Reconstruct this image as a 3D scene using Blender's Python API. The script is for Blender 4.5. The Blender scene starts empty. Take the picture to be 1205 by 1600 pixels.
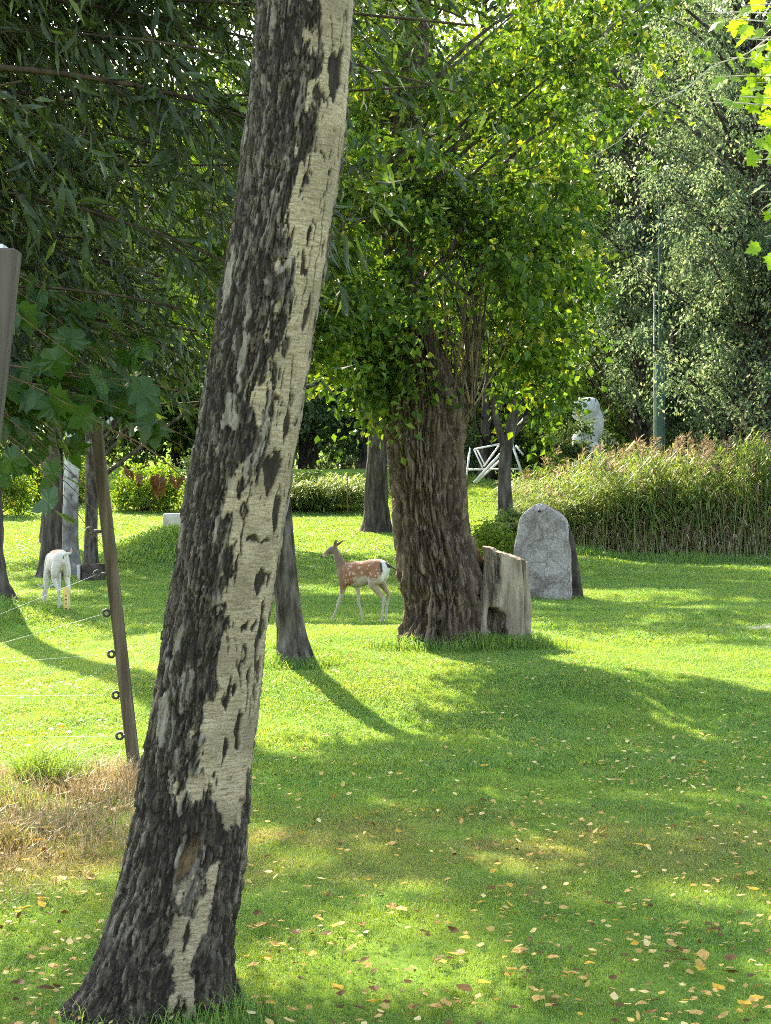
import bpy, math, random
import numpy as np
from mathutils import Vector, Matrix, Euler

# ---------------------------------------------------------------- camera, sky, sun, exposure
SC = bpy.context.scene
COL = SC.collection
R = math.radians
FPX, CX, CY, HORIZON = 2400.0, 602.5, 800.0, 770.0
CAMZ = 1.7
PITCH = math.atan((CY - HORIZON) / FPX)
cam_data = bpy.data.cameras.new('camera')
cam_data.sensor_fit = 'VERTICAL'
cam_data.sensor_height = 24.0
cam_data.lens = 36.0
cam_data.clip_end = 2000
cam = bpy.data.objects.new('camera', cam_data)
COL.objects.link(cam)
cam.location = (0, 0, CAMZ)
cam.rotation_euler = (math.pi / 2 - PITCH, 0, 0)
SC.camera = cam

SUN_EL, SUN_AZ = 40.0, -23.0            # the sun stands ahead of the camera, a little to the left
world = bpy.data.worlds.new('World')
SC.world = world
world.use_nodes = True
wn = world.node_tree
sky = wn.nodes.new('ShaderNodeTexSky')
sky.sky_type = 'NISHITA'
sky.sun_disc = False
sky.sun_elevation = R(SUN_EL)
sky.sun_rotation = R(SUN_AZ)
sky.air_density = 1.0
sky.dust_density = 1.5
wn.links.new(sky.outputs[0], wn.nodes['Background'].inputs[0])
wn.nodes['Background'].inputs[1].default_value = 0.15
SUNV = Vector((math.sin(R(SUN_AZ)) * math.cos(R(SUN_EL)), math.cos(R(SUN_AZ)) * math.cos(R(SUN_EL)), math.sin(R(SUN_EL))))
sun_data = bpy.data.lights.new('sun', 'SUN')
sun_data.energy = 4.1
sun_data.angle = R(0.55)
sun_data.color = (1.0, 0.93, 0.80)
sun = bpy.data.objects.new('sun', sun_data)
COL.objects.link(sun)
sun.rotation_euler = SUNV.to_track_quat('Z', 'Y').to_euler()
sun.location = (-20, 60, 50)
SC.view_settings.view_transform = 'Standard'
SC.view_settings.look = 'None'
SC.view_settings.exposure = 2.8
SC.view_settings.use_white_balance = True          # the phone balanced for open shade
SC.view_settings.white_balance_temperature = 7700
SC.view_settings.white_balance_tint = 10
SC.view_settings.gamma = 1.0
SC.render.engine = 'CYCLES'
SC.cycles.filter_width = 1.0
SC.cycles.use_adaptive_sampling = True
SC.cycles.adaptive_threshold = .015
SC.cycles.max_bounces = 6
SC.cycles.diffuse_bounces = 3
SC.cycles.glossy_bounces = 2
SC.cycles.transmission_bounces = 4
SC.cycles.transparent_max_bounces = 4
SC.cycles.caustics_reflective = False
SC.cycles.caustics_refractive = False
SC.cycles.use_denoising = False             # keeps blade and bark detail crisp
SC.cycles.sample_clamp_indirect = 4.0


# ---------------------------------------------------------------- small maths helpers
def ray(px, py):
    xc, yc = (px - CX) / FPX, (CY - py) / FPX
    c, s = math.cos(PITCH), math.sin(PITCH)
    return np.array([xc, c + yc * s, yc * c - s])       # pitched down


def P(px, py, d):
    r = ray(px, py)
    return np.array([0, 0, CAMZ]) + r * (d / r[1])


def ss(a, b, x):
    t = np.clip((x - a) / (b - a), 0, 1)
    return t * t * (3 - 2 * t)


def hsh(ix, iy, iz, seed=0):
    ix, iy, iz = np.atleast_1d(ix), np.atleast_1d(iy), np.atleast_1d(iz)
    h = (np.asarray(ix).astype(np.int64) * 374761393 + np.asarray(iy).astype(np.int64) * 668265263 + np.asarray(iz).astype(np.int64) * 2147483647 + seed * 1274126177) & 0xFFFFFFFF
    h = ((h ^ (h >> 13)) * 1274126177) & 0xFFFFFFFF
    h = ((h ^ (h >> 16)) * 2246822519) & 0xFFFFFFFF
    h = h ^ (h >> 15)
    h = (h & 0xFFFFFF) / float(0x1000000)
    return h


def vn(x, y, z=0.0, seed=0):
    x, y, z = np.broadcast_arrays(np.asarray(x, float), np.asarray(y, float), np.asarray(z, float))
    fx, fy, fz = np.floor(x), np.floor(y), np.floor(z)
    tx, ty, tz = x - fx, y - fy, z - fz
    tx, ty, tz = tx * tx * (3 - 2 * tx), ty * ty * (3 - 2 * ty), tz * tz * (3 - 2 * tz)
    o = 0
    for i in (0, 1):
        for j in (0, 1):
            for k in (0, 1):
                o = o + hsh(fx + i, fy + j, fz + k, seed) * (tx if i else 1 - tx) * (ty if j else 1 - ty) * (tz if k else 1 - tz)
    return o


def fbm(x, y, z=0.0, octaves=4, seed=0):
    o, a, n = 0, 0.5, 0
    f = 1.0
    for q in range(octaves):
        o = o + a * vn(np.asarray(x) * f, np.asarray(y) * f, np.asarray(z) * f, seed + q * 17)
        n += a
        a *= 0.5
        f *= 2.03
    return o / n


def voro(u, v, per, seed=0):
    """cells in (u, v); u repeats every per cells. Returns nearest, second nearest, id"""
    fu, fv = np.floor(u), np.floor(v)
    d1 = np.full(u.shape, 9.0)
    d2 = np.full(u.shape, 9.0)
    ident = np.zeros(u.shape)
    for i in (-1, 0, 1):
        for j in (-1, 0, 1):
            cu, cv = fu + i, fv + j
            mu = np.mod(cu, per)
            px_ = cu + 0.1 + 0.8 * hsh(mu, cv, mu * 0, seed)
            pv_ = cv + 0.1 + 0.8 * hsh(mu, cv, mu * 0 + 1, seed)
            d = np.sqrt((px_ - u) ** 2 + (pv_ - v) ** 2)
            hid = hsh(mu, cv, mu * 0 + 2, seed)
            closer = d < d1
            d2 = np.where(closer, d1, np.minimum(d2, d))
            ident = np.where(closer, hid, ident)
            d1 = np.where(closer, d, d1)
    return d1, d2, ident


# ---------------------------------------------------------------- the lie of the land
def H(x, y):
    x, y = np.asarray(x, float), np.asarray(y, float)
    z = 0.20 * ss(10.9, 12.9, y) * (1 - ss(16.5, 19.0, y)) * ss(-3.6, -1.6, x) * (1 - ss(1.7, 3.6, x + 0.25 * (y - 13)))
    z = z + 0.16 * np.exp(-(((x + 0.85) / 0.55) ** 2 + ((y - 13.7) / 0.6) ** 2))
    z = z + 0.12 * np.exp(-(((x - 0.75) / 1.3) ** 2 + ((y - 15.5) / 0.9) ** 2))
    z = z + 0.30 * np.exp(-(((x + 5.2) / 1.3) ** 2 + ((y - 19.6) / 1.8) ** 2))
    z = z + 0.72 * np.exp(-(((x + 4.5) / 1.35) ** 2 + ((y - 33.0) / 1.7) ** 2))
    z = z + 0.80 * ss(26, 50, y) * (1 - ss(2.5, 6.0, x - 0.02 * y))
    z = z + 2.0 * ss(46, 72, y)
    z = z + 0.10 * np.exp(-(((x - 5.3) / 2.2) ** 2 + ((y - 20.6) / 1.6) ** 2))
    z = z + 0.07 * np.exp(-(((x + 2.5) / 0.9) ** 2 + ((y - 8.6) / 0.9) ** 2))
    z = z + (fbm(x * 0.55, y * 0.55, 3.1, 3, 5) - 0.5) * 0.10 + (vn(x * 2.2, y * 2.2, 1.7, 9) - 0.5) * 0.018
    z = z + 9.0 * ss(110, 260, y)
    return z


def G(px, py, dmax=90.0):
    """the point of the ground seen at a place of the photograph"""
    r = ray(px, py)
    d = np.linspace(3.0, dmax, 6000)
    pts_z = CAMZ + r[2] / r[1] * d
    hz = H(r[0] / r[1] * d, d)
    k = int(np.argmax(pts_z <= hz))
    return np.array([r[0] / r[1] * d[k], d[k], hz[k]])


def onground(x, y, dz=0.0):
    return np.array([x, y, float(H(x, y)) + dz])


def screen(p):
    c, s = math.cos(PITCH), math.sin(PITCH)
    y = p[:, 1] * c - (p[:, 2] - CAMZ) * s
    z = (p[:, 2] - CAMZ) * c + p[:, 1] * s
    return CX + FPX * p[:, 0] / y, CY - FPX * z / y


# ---------------------------------------------------------------- objects
def tag(o, label=None, cat=None, group=None, kind=None):
    if label:
        o['label'] = label
    if cat:
        o['category'] = cat
    if group:
        o['group'] = group
    if kind:
        o['kind'] = kind
    return o


def empty(name, loc, label, cat, group=None):
    o = bpy.data.objects.new(name, None)
    o.empty_display_size = 0.2
    COL.objects.link(o)
    o.location = Vector([float(v) for v in loc])
    return tag(o, label, cat, group)


def mesh_of(name, V, quads=None, tris=None, mat=None, attrs=None, smooth=True):
    V = np.asarray(V, np.float32).reshape(-1, 3)
    m = bpy.data.meshes.new(name)
    loops, starts, n = [], [], 0
    for F, k in ((quads, 4), (tris, 3)):
        if F is None or len(F) == 0:
            continue
        F = np.asarray(F, np.int32).reshape(-1, k)
        loops.append(F.ravel())
        starts.append(n + np.arange(len(F), dtype=np.int32) * k)
        n += F.size
    loops = np.concatenate(loops)
    starts = np.concatenate(starts)
    m.vertices.add(len(V))
    m.vertices.foreach_set('co', V.ravel())
    m.loops.add(len(loops))
    m.loops.foreach_set('vertex_index', loops)
    m.polygons.add(len(starts))
    m.polygons.foreach_set('loop_start', starts)
    m.update(calc_edges=True)
    m.polygons.foreach_set('use_smooth', np.full(len(starts), bool(smooth)))
    for k, a in (attrs or {}).items():
        a = np.asarray(a, np.float32)
        if a.ndim == 1:
            m.attributes.new(k, 'FLOAT', 'POINT').data.foreach_set('value', a)
        else:
            m.attributes.new(k, 'FLOAT_VECTOR', 'POINT').data.foreach_set('vector', a.ravel())
    if mat:
        m.materials.append(mat)
    return m


def obj(name, mesh, parent=None, kind=None, label=None):
    o = bpy.data.objects.new(name, mesh)
    COL.objects.link(o)
    if parent is not None:
        o.parent = parent
        o.matrix_parent_inverse = Matrix.Translation(-parent.location)
    return tag(o, label, None, None, kind)


class Geo:
    def __init__(s):
        s.V, s.Q, s.T, s.A, s.n = [], [], [], [], 0

    def add(s, V, quads=None, tris=None, a=None):
        V = np.asarray(V, float).reshape(-1, 3)
        if quads is not None and len(quads):
            s.Q.append(np.asarray(quads) + s.n)
        if tris is not None and len(tris):
            s.T.append(np.asarray(tris) + s.n)
        if a is not None:
            s.A.append(np.broadcast_to(np.asarray(a, float), (len(V),)))
        s.V.append(V)
        s.n += len(V)

    def mesh(s, name, mat, smooth=True, attr=None):
        V = np.concatenate(s.V)
        return mesh_of(name, V, np.concatenate(s.Q) if s.Q else None, np.concatenate(s.T) if s.T else None, mat,
                       {attr: np.concatenate(s.A)} if attr else None, smooth)


def frames(pts):
    pts = np.asarray(pts, float)
    t = np.gradient(pts, axis=0)
    t /= np.linalg.norm(t, axis=1)[:, None] + 1e-9
    ref = np.array([0, 1.0, 0]) if abs(t[0][1]) < 0.9 else np.array([1.0, 0, 0])
    a = np.cross(ref, t[0])
    a /= np.linalg.norm(a)
    A, B = [], []
    for k in range(len(pts)):
        a = a - t[k] * np.dot(a, t[k])
        a /= np.linalg.norm(a) + 1e-9
        A.append(a)
        B.append(np.cross(t[k], a))
    return np.array(A), np.array(B), t


def tube(pts, radii, seg=8, cap=True):
    pts = np.asarray(pts, float)
    radii = np.broadcast_to(np.asarray(radii, float), (len(pts),))
    A, B, t = frames(pts)
    th = np.linspace(0, 2 * math.pi, seg, endpoint=False)
    V = pts[:, None, :] + radii[:, None, None] * (np.cos(th)[None, :, None] * A[:, None, :] + np.sin(th)[None, :, None] * B[:, None, :])
    V = V.reshape(-1, 3)
    n = len(pts)
    i = np.arange(n - 1)[:, None] * seg
    j = np.arange(seg)[None, :]
    k = (j + 1) % seg
    Q = np.stack([i + j, i + k, i + seg + k, i + seg + j], -1).reshape(-1, 4)
    T = None
    if cap:
        V = np.concatenate([V, pts[:1], pts[-1:]])
        c0, c1 = n * seg, n * seg + 1
        j = np.arange(seg)
        k = (j + 1) % seg
        T = np.concatenate([np.stack([k, j, np.full(seg, c0)], -1), np.stack([(n - 1) * seg + j, (n - 1) * seg + k, np.full(seg, c1)], -1)])
    return V, Q, T


def box(cx, cy, cz, sx, sy, sz):
    V = np.array([[x, y, z] for z in (-.5, .5) for y in (-.5, .5) for x in (-.5, .5)]) * [sx, sy, sz] + [cx, cy, cz]
    Q = [[0, 2, 3, 1], [4, 5, 7, 6], [0, 1, 5, 4], [2, 6, 7, 3], [0, 4, 6, 2], [1, 3, 7, 5]]
    return V, np.array(Q)


def curve(a, b, bend, n=7):
    """a quadratic bend from a to b, pushed aside by bend"""
    a, b, bend = [np.asarray(v, float) for v in (a, b, bend)]
    t = np.linspace(0, 1, n)[:, None]
    m = (a + b) / 2 + bend
    return (1 - t) ** 2 * a + 2 * t * (1 - t) * m + t ** 2 * b


# ---------------------------------------------------------------- materials
def mat_new(name):
    m = bpy.data.materials.new(name)
    m.use_nodes = True
    nt = m.node_tree
    nt.nodes.clear()
    return m, nt, nt.nodes.new('ShaderNodeOutputMaterial')


def N(nt, t, **kw):
    n = nt.nodes.new(t)
    for k, v in kw.items():
        if k.startswith('i_'):
            n.inputs[k[2:].replace('_', ' ')].default_value = v
        else:
            setattr(n, k, v)
    return n


def ramp(nt, fac, stops, tight=1.0):
    r = nt.nodes.new('ShaderNodeValToRGB')
    while len(r.color_ramp.elements) < len(stops):
        r.color_ramp.elements.new(0.5)
    for e, (p, c) in zip(r.color_ramp.elements, stops):
        e.position = .5 + (p - .5) * tight
        e.color = (*c, 1)
    nt.links.new(fac, r.inputs[0])
    return r.outputs[0]


def mixc(nt, fac, a, b, blend='MIX'):
    m = nt.nodes.new('ShaderNodeMix')
    m.data_type = 'RGBA'
    m.blend_type = blend
    for s, v in ((0, fac), (6, a), (7, b)):
        if hasattr(v, 'is_linked'):
            nt.links.new(v, m.inputs[s])
        elif s == 0:
            m.inputs[0].default_value = v
        else:
            m.inputs[s].default_value = (*v, 1)
    return m.outputs[2]


def leaf_mat(name, stops, trans=0.4, tboost=(1.25, 1.35, 0.55), rough=0.45, spec=0.25, back=None, scatter=0.0):
    """leaf colours differ from leaf to leaf; light passes through the blade"""
    m, nt, out = mat_new(name)
    geo = N(nt, 'ShaderNodeNewGeometry')
    base = ramp(nt, geo.outputs['Random Per Island'], stops)
    if scatter:
        nz = N(nt, 'ShaderNodeTexNoise', i_Scale=scatter, i_Detail=2.0)
        nt.links.new(geo.outputs['Position'], nz.inputs['Vector'])
        base = mixc(nt, nz.outputs[0], base, ramp(nt, nz.outputs[0], [(0.3, (0.75, 0.8, 0.7)), (0.7, (1.3, 1.22, 1.0))]), 'MULTIPLY')
    front = base
    if back:
        front = mixc(nt, geo.outputs['Backfacing'], base, back)
    pb = N(nt, 'ShaderNodeBsdfPrincipled', i_Roughness=rough)
    pb.inputs['Specular IOR Level'].default_value = spec
    nt.links.new(front, pb.inputs['Base Color'])
    tr = N(nt, 'ShaderNodeBsdfTranslucent')
    tc = mixc(nt, 1.0, base, tboost, 'MULTIPLY')
    nt.links.new(tc, tr.inputs[0])
    mx = N(nt, 'ShaderNodeMixShader')
    mx.inputs[0].default_value = trans
    nt.links.new(pb.outputs[0], mx.inputs[1])
    nt.links.new(tr.outputs[0], mx.inputs[2])
    nt.links.new(mx.outputs[0], out.inputs[0])
    return m


def rough_mat(name, stops, scale=6.0, detail=6.0, stretch=(1, 1, 1), rough=0.85, bump=0.4, bscale=None, bdist=0.02, spec=0.2, metal=0.0):
    m, nt, out = mat_new(name)
    tc = N(nt, 'ShaderNodeTexCoord')
    mp = N(nt, 'ShaderNodeMapping')
    mp.inputs['Scale'].default_value = stretch
    nt.links.new(tc.outputs['Object'], mp.inputs[0])
    nz = N(nt, 'ShaderNodeTexNoise', i_Scale=scale, i_Detail=detail, i_Roughness=0.6)
    nt.links.new(mp.outputs[0], nz.inputs['Vector'])
    c = ramp(nt, nz.outputs[0], stops, .62)
    pb = N(nt, 'ShaderNodeBsdfPrincipled', i_Roughness=rough, i_Metallic=metal)
    pb.inputs['Specular IOR Level'].default_value = spec
    nt.links.new(c, pb.inputs['Base Color'])
    if bump:
        nb = N(nt, 'ShaderNodeTexNoise', i_Scale=bscale or scale * 3, i_Detail=5.0)
        nt.links.new(mp.outputs[0], nb.inputs['Vector'])
        b = N(nt, 'ShaderNodeBump', i_Strength=bump, i_Distance=bdist)
        nt.links.new(nb.outputs[0], b.inputs['Height'])
        nt.links.new(b.outputs[0], pb.inputs['Normal'])
    nt.links.new(pb.outputs[0], out.inputs[0])
    return m


def attr(nt, name):
    a = N(nt, 'ShaderNodeAttribute')
    a.attribute_name = name
    return a.outputs['Fac']


M = {}
M['willow'] = leaf_mat('willow_leaf', [(0, (.010, .020, .005)), (.5, (.022, .042, .010)), (.82, (.045, .075, .018)), (1, (.13, .18, .04))], .38, rough=.42, spec=.28, back=(.045, .065, .032))
M['big'] = leaf_mat('broad_leaf', [(0, (.025, .055, .010)), (.45, (.05, .10, .015)), (.75, (.085, .145, .02)), (.93, (.15, .20, .028)), (1, (.28, .24, .035))], .42, scatter=.8)
M['light'] = leaf_mat('pale_leaf', [(0, (.06, .12, .015)), (.6, (.10, .17, .02)), (.9, (.17, .22, .03)), (1, (.30, .24, .03))], .48, scatter=.6)
M['dark'] = leaf_mat('dark_leaf', [(0, (.03, .06, .026)), (.7, (.052, .09, .036)), (1, (.085, .13, .045))], .34, scatter=.5)
M['grey'] = leaf_mat('grey_green_leaf', [(0, (.05, .085, .052)), (.5, (.09, .138, .08)), (.88, (.15, .195, .105)), (1, (.34, .34, .22))], .58, (1.25, 1.32, 1.05), scatter=.5)
M['farwood'] = leaf_mat('far_wood_leaf', [(0, (.05, .08, .06)), (.7, (.085, .12, .085)), (1, (.13, .17, .10))], .4, scatter=.3)  # leaf colour lightened and blued to stand in for distance haze
M['maple'] = leaf_mat('maple_leaf', [(0, (.022, .055, .012)), (.6, (.030, .068, .011)), (.9, (.07, .12, .02)), (1, (.15, .17, .035))], .42, rough=.38, spec=.3, back=(.06, .10, .05))
M['bright'] = leaf_mat('sunlit_maple_leaf', [(0, (.12, .22, .02)), (.7, (.18, .28, .03)), (1, (.28, .30, .04))], .55, rough=.4)
M['rust'] = leaf_mat('rusty_leaf', [(0, (.07, .025, .01)), (.6, (.14, .055, .02)), (1, (.22, .12, .05))], .35)
M['reed'] = leaf_mat('reed_leaf', [(0, (.085, .14, .045)), (.6, (.14, .20, .065)), (.9, (.20, .235, .085)), (1, (.30, .27, .13))], .36, scatter=.7, spec=.08)
M['dryreed'] = leaf_mat('dry_reed', [(0, (.14, .105, .07)), (.6, (.26, .20, .135)), (1, (.40, .33, .23))], .25, spec=.05)
M['plume'] = leaf_mat('reed_plume', [(0, (.16, .125, .075)), (.6, (.25, .205, .13)), (1, (.36, .31, .21))], .4, (1.1, 1.0, .8), spec=.05)
M['straw'] = leaf_mat('straw', [(0, (.12, .095, .045)), (.5, (.24, .185, .10)), (1, (.40, .32, .19))], .35, (1.1, 1.0, .8))
M['yleaf'] = leaf_mat('fallen_yellow', [(0, (.42, .25, .03)), (.6, (.54, .35, .05)), (1, (.62, .45, .10))], .3, (1.1, 1, .6), spec=.05)
M['tleaf'] = leaf_mat('fallen_tan', [(0, (.30, .175, .05)), (.6, (.48, .32, .105)), (1, (.64, .50, .24))], .25, (1.1, 1, .7), spec=.05)
M['bleaf'] = leaf_mat('fallen_brown', [(0, (.055, .030, .013)), (.6, (.13, .075, .028)), (1, (.22, .13, .05))], .2, (1.2, .9, .6), spec=.03)


def grass_mat():
    m, nt, out = mat_new('grass_blade')
    geo = N(nt, 'ShaderNodeNewGeometry')
    c = ramp(nt, geo.outputs['Random Per Island'], [(0, (.078, .165, .046)), (.5, (.118, .238, .068)), (.86, (.175, .285, .08)), (.97, (.23, .27, .07)), (1, (.34, .30, .14))])
    nz = N(nt, 'ShaderNodeTexNoise', i_Scale=1.3, i_Detail=8.0, i_Roughness=.72)
    nt.links.new(geo.outputs['Position'], nz.inputs['Vector'])
    n3 = N(nt, 'ShaderNodeTexNoise', i_Scale=4.5, i_Detail=3.0)
    nt.links.new(geo.outputs['Position'], n3.inputs['Vector'])
    c = mixc(nt, ramp(nt, n3.outputs[0], [(.52, (0, 0, 0)), (.68, (.7, .7, .7))]), c, (.075, .17, .048))
    c = mixc(nt, ramp(nt, nz.outputs[0], [(.42, (0, 0, 0)), (.70, (.6, .6, .6))]), c, (.235, .285, .055))
    # worn, dry strip of lawn in front of the birch
    sx = N(nt, 'ShaderNodeSeparateXYZ')
    nt.links.new(geo.outputs['Position'], sx.inputs[0])
    n2 = N(nt, 'ShaderNodeTexNoise', i_Scale=1.6, i_Detail=4.0)
    nt.links.new(geo.outputs['Position'], n2.inputs['Vector'])
    y0 = N(nt, 'ShaderNodeMath', operation='SUBTRACT')
    nt.links.new(sx.outputs[1], y0.inputs[0])
    y0.inputs[1].default_value = 7.35
    ya = N(nt, 'ShaderNodeMath', operation='ABSOLUTE')
    nt.links.new(y0.outputs[0], ya.inputs[0])
    yr = N(nt, 'ShaderNodeMapRange')
    yr.inputs['From Min'].default_value = 1.1
    yr.inputs['From Max'].default_value = 0.1
    yr.inputs['To Max'].default_value = 1.0
    nt.links.new(ya.outputs[0], yr.inputs['Value'])
    xr = N(nt, 'ShaderNodeMapRange')
    xr.inputs['From Min'].default_value = 2.2
    xr.inputs['From Max'].default_value = -1.2
    xr.inputs['To Min'].default_value = .35
    nt.links.new(sx.outputs[0], xr.inputs['Value'])
    mu = N(nt, 'ShaderNodeMath', operation='MULTIPLY')
    nt.links.new(yr.outputs[0], mu.inputs[0])
    nt.links.new(xr.outputs[0], mu.inputs[1])
    m2 = N(nt, 'ShaderNodeMath', operation='MULTIPLY')
    nt.links.new(mu.outputs[0], m2.inputs[0])
    nt.links.new(ramp(nt, n2.outputs[0], [(.36, (.15, .15, .15)), (.56, (1, 1, 1))]), m2.inputs[1])
    c = mixc(nt, m2.outputs[0], c, ramp(nt, geo.outputs['Random Per Island'], [(0, (.12, .10, .05)), (.6, (.26, .20, .11)), (1, (.40, .33, .20))]))
    d = N(nt, 'ShaderNodeBsdfPrincipled', i_Roughness=.5)
    d.inputs['Specular IOR Level'].default_value = .22
    nt.links.new(c, d.inputs['Base Color'])
    t = N(nt, 'ShaderNodeBsdfTranslucent')
    nt.links.new(mixc(nt, 1.0, c, (1.42, 1.36, .46), 'MULTIPLY'), t.inputs[0])
    mx = N(nt, 'ShaderNodeMixShader')
    mx.inputs[0].default_value = .45
    nt.links.new(d.outputs[0], mx.inputs[1])
    nt.links.new(t.outputs[0], mx.inputs[2])
    nt.links.new(mx.outputs[0], out.inputs[0])
    return m


M['grass'] = grass_mat()


def lawn_mat():
    m, nt, out = mat_new('lawn_soil')
    geo = N(nt, 'ShaderNodeNewGeometry')
    n1 = N(nt, 'ShaderNodeTexNoise', i_Scale=1.1, i_Detail=6.0, i_Roughness=.65)
    n2 = N(nt, 'ShaderNodeTexNoise', i_Scale=40.0, i_Detail=4.0)
    nt.links.new(geo.outputs['Position'], n1.inputs['Vector'])
    nt.links.new(geo.outputs['Position'], n2.inputs['Vector'])
    a = ramp(nt, n1.outputs[0], [(.3, (.085, .18, .026)), (.55, (.11, .215, .03)), (.75, (.16, .22, .05))])
    b = ramp(nt, n2.outputs[0], [(.3, (.05, .06, .02)), (.7, (.14, .18, .05))])
    c = mixc(nt, .45, a, b)
    d = N(nt, 'ShaderNodeBsdfDiffuse')
    nt.links.new(c, d.inputs[0])
    nt.links.new(d.outputs[0], out.inputs[0])
    return m


M['lawn'] = lawn_mat()
M['bark_dark'] = rough_mat('dark_bark', [(.3, (.018, .014, .011)), (.55, (.05, .04, .032)), (.8, (.10, .084, .068))], 9, 7, (1, 1, .22), bump=.9, bdist=.03)
M['bark_grey'] = rough_mat('grey_bark', [(.3, (.022, .017, .013)), (.5, (.062, .050, .039)), (.8, (.14, .118, .095))], 15, 7, (1, 1, .25), bump=.9, bdist=.02)
M['bark_white'] = rough_mat('white_birch_bark', [(.38, (.06, .05, .045)), (.46, (.35, .33, .30)), (.8, (.55, .53, .49))], 7, 6, (.5, .5, 1.6), bump=.3)
M['twig'] = rough_mat('twig_bark', [(.3, (.09, .06, .035)), (.7, (.20, .15, .085))], 20, 3, bump=.2)
M['darktwig'] = rough_mat('dark_twig_bark', [(.3, (.02, .013, .008)), (.7, (.05, .034, .02))], 20, 3, bump=.2)
M['redtwig'] = rough_mat('reddish_twig_bark', [(.3, (.07, .035, .02)), (.7, (.15, .08, .045))], 20, 3, bump=.2)
M['palewood'] = rough_mat('pale_twig', [(.3, (.34, .28, .22)), (.7, (.5, .44, .38))], 20, 3, bump=.2)
M['post'] = rough_mat('weathered_post', [(.3, (.03, .02, .013)), (.5, (.062, .043, .029)), (.75, (.125, .093, .065))], 16, 6, (1, 1, .06), bump=.5, bdist=.006)
M['post2'] = rough_mat('planed_post', [(.3, (.055, .042, .033)), (.6, (.088, .069, .056)), (.8, (.125, .10, .084))], 14, 6, (1, 1, .05), bump=.35, bdist=.004)
M['deadwood'] = rough_mat('weathered_deadwood', [(.25, (.045, .032, .024)), (.42, (.13, .10, .075)), (.6, (.22, .172, .128)), (.8, (.31, .25, .19))], 11, 9, (1, 1, .2), bump=.8, bdist=.03)
M['stone'] = rough_mat('granite', [(.25, (.08, .075, .06)), (.45, (.15, .14, .12)), (.6, (.22, .21, .19)), (.8, (.13, .13, .09))], 5, 10, bump=.8, bscale=26, bdist=.03)
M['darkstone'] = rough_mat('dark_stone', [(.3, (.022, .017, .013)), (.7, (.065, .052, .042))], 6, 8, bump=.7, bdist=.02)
M['palestone'] = rough_mat('pale_stone', [(.3, (.26, .225, .20)), (.7, (.40, .365, .335))], 5, 8, bump=.5, bdist=.02)
M['white'] = rough_mat('white_painted_metal', [(.3, (.48, .49, .50)), (.7, (.60, .61, .62))], 5, 3, rough=.45, bump=0, spec=.4)
M['whitestone'] = rough_mat('white_plaster', [(.25, (.26, .27, .26)), (.5, (.48, .49, .48)), (.8, (.62, .62, .61))], 3, 8, bump=.5, bdist=.03)
M['green'] = rough_mat('green_paint', [(.3, (.018, .06, .045)), (.7, (.035, .09, .065))], 4, 4, rough=.5, bump=0, spec=.4)
M['black'] = rough_mat('black_plastic', [(.3, (.012, .012, .012)), (.7, (.03, .03, .03))], 8, 2, rough=.4, bump=0, spec=.5)
M['wire'] = rough_mat('pale_wire', [(.3, (.5, .5, .45)), (.7, (.65, .65, .58))], 30, 2, rough=.5, bump=0)
M['yellow'] = rough_mat('yellow_board', [(.3, (.55, .36, .10)), (.7, (.68, .48, .17))], 9, 4, bump=.1)
M['redpost'] = rough_mat('red_paint', [(.3, (.14, .04, .025)), (.7, (.22, .07, .04))], 9, 4, bump=.1)
M['heart'] = rough_mat('bare_heartwood', [(.3, (.14, .085, .045)), (.6, (.30, .20, .11)), (.8, (.40, .29, .17))], 12, 7, (1, 1, .10), bump=.6, bdist=.008)
M['metalcap'] = rough_mat('cap_metal', [(.3, (.45, .48, .52)), (.7, (.6, .63, .68))], 9, 3, rough=.4, bump=0, spec=.5)

rng = np.random.default_rng(7)
random.seed(7)

# ---------------------------------------------------------------- the ground
def build_ground():
    ys = np.concatenate([np.arange(-14, 4, .5), np.arange(4, 32, .14), np.arange(32, 80, .5), np.arange(80, 420, 8)])
    us = np.concatenate([-(np.linspace(1, 0, 70, endpoint=False) ** 2.2), np.linspace(0, 1, 71) ** 2.2])
    Y = np.repeat(ys, len(us))
    X = np.tile(us, len(ys)) * (26 + np.maximum(Y, 0) * 1.6)
    # finer middle: keep columns close together near the view
    Z = H(X, Y)
    w = len(us)
    i = np.arange(len(ys) - 1)[:, None] * w
    j = np.arange(w - 1)[None, :]
    Q = np.stack([i + j, i + j + 1, i + w + j + 1, i + w + j], -1).reshape(-1, 4)
    o = obj('lawn', mesh_of('lawn', np.stack([X, Y, Z], -1), Q, None, M['lawn']))
    tag(o, 'wide mown green lawn', 'lawn', kind='structure')


build_ground()


# ---------------------------------------------------------------- leaves and twigs
def tpl_oval(w=.55, fold=.12, curl=.10):
    V = np.array([[0, 0, 0], [-w / 2, .42, fold], [0, 1, -curl], [w / 2, .42, fold]])
    return V, np.array([[0, 2, 1], [0, 3, 2]])


def tpl_lance(w=.13):
    V, T = [[0, 0, 0]], []
    for y, k, z in ((.25, .8, .02), (.55, 1.0, -.02), (.82, .55, -.10)):
        V += [[-w / 2 * k, y, z + .025], [0, y, z], [w / 2 * k, y, z + .025]]
    V.append([0.03, 1, -.2])
    T += [[0, 2, 1], [0, 3, 2]]
    for a in (1, 4):
        T += [[a, a + 1, a + 4], [a, a + 4, a + 3], [a + 1, a + 2, a + 5], [a + 1, a + 5, a + 4]]
    T += [[7, 8, 10], [8, 9, 10]]
    return np.array(V), np.array(T)


def tpl_lance_plain(w=.13):
    V = np.array([[0, 0, 0], [-w / 2, .45, .025], [0, .5, 0], [w / 2, .45, .025], [.03, 1, -.2]])
    return V, np.array([[0, 2, 1], [0, 3, 2], [1, 2, 4], [2, 3, 4]])


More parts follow.
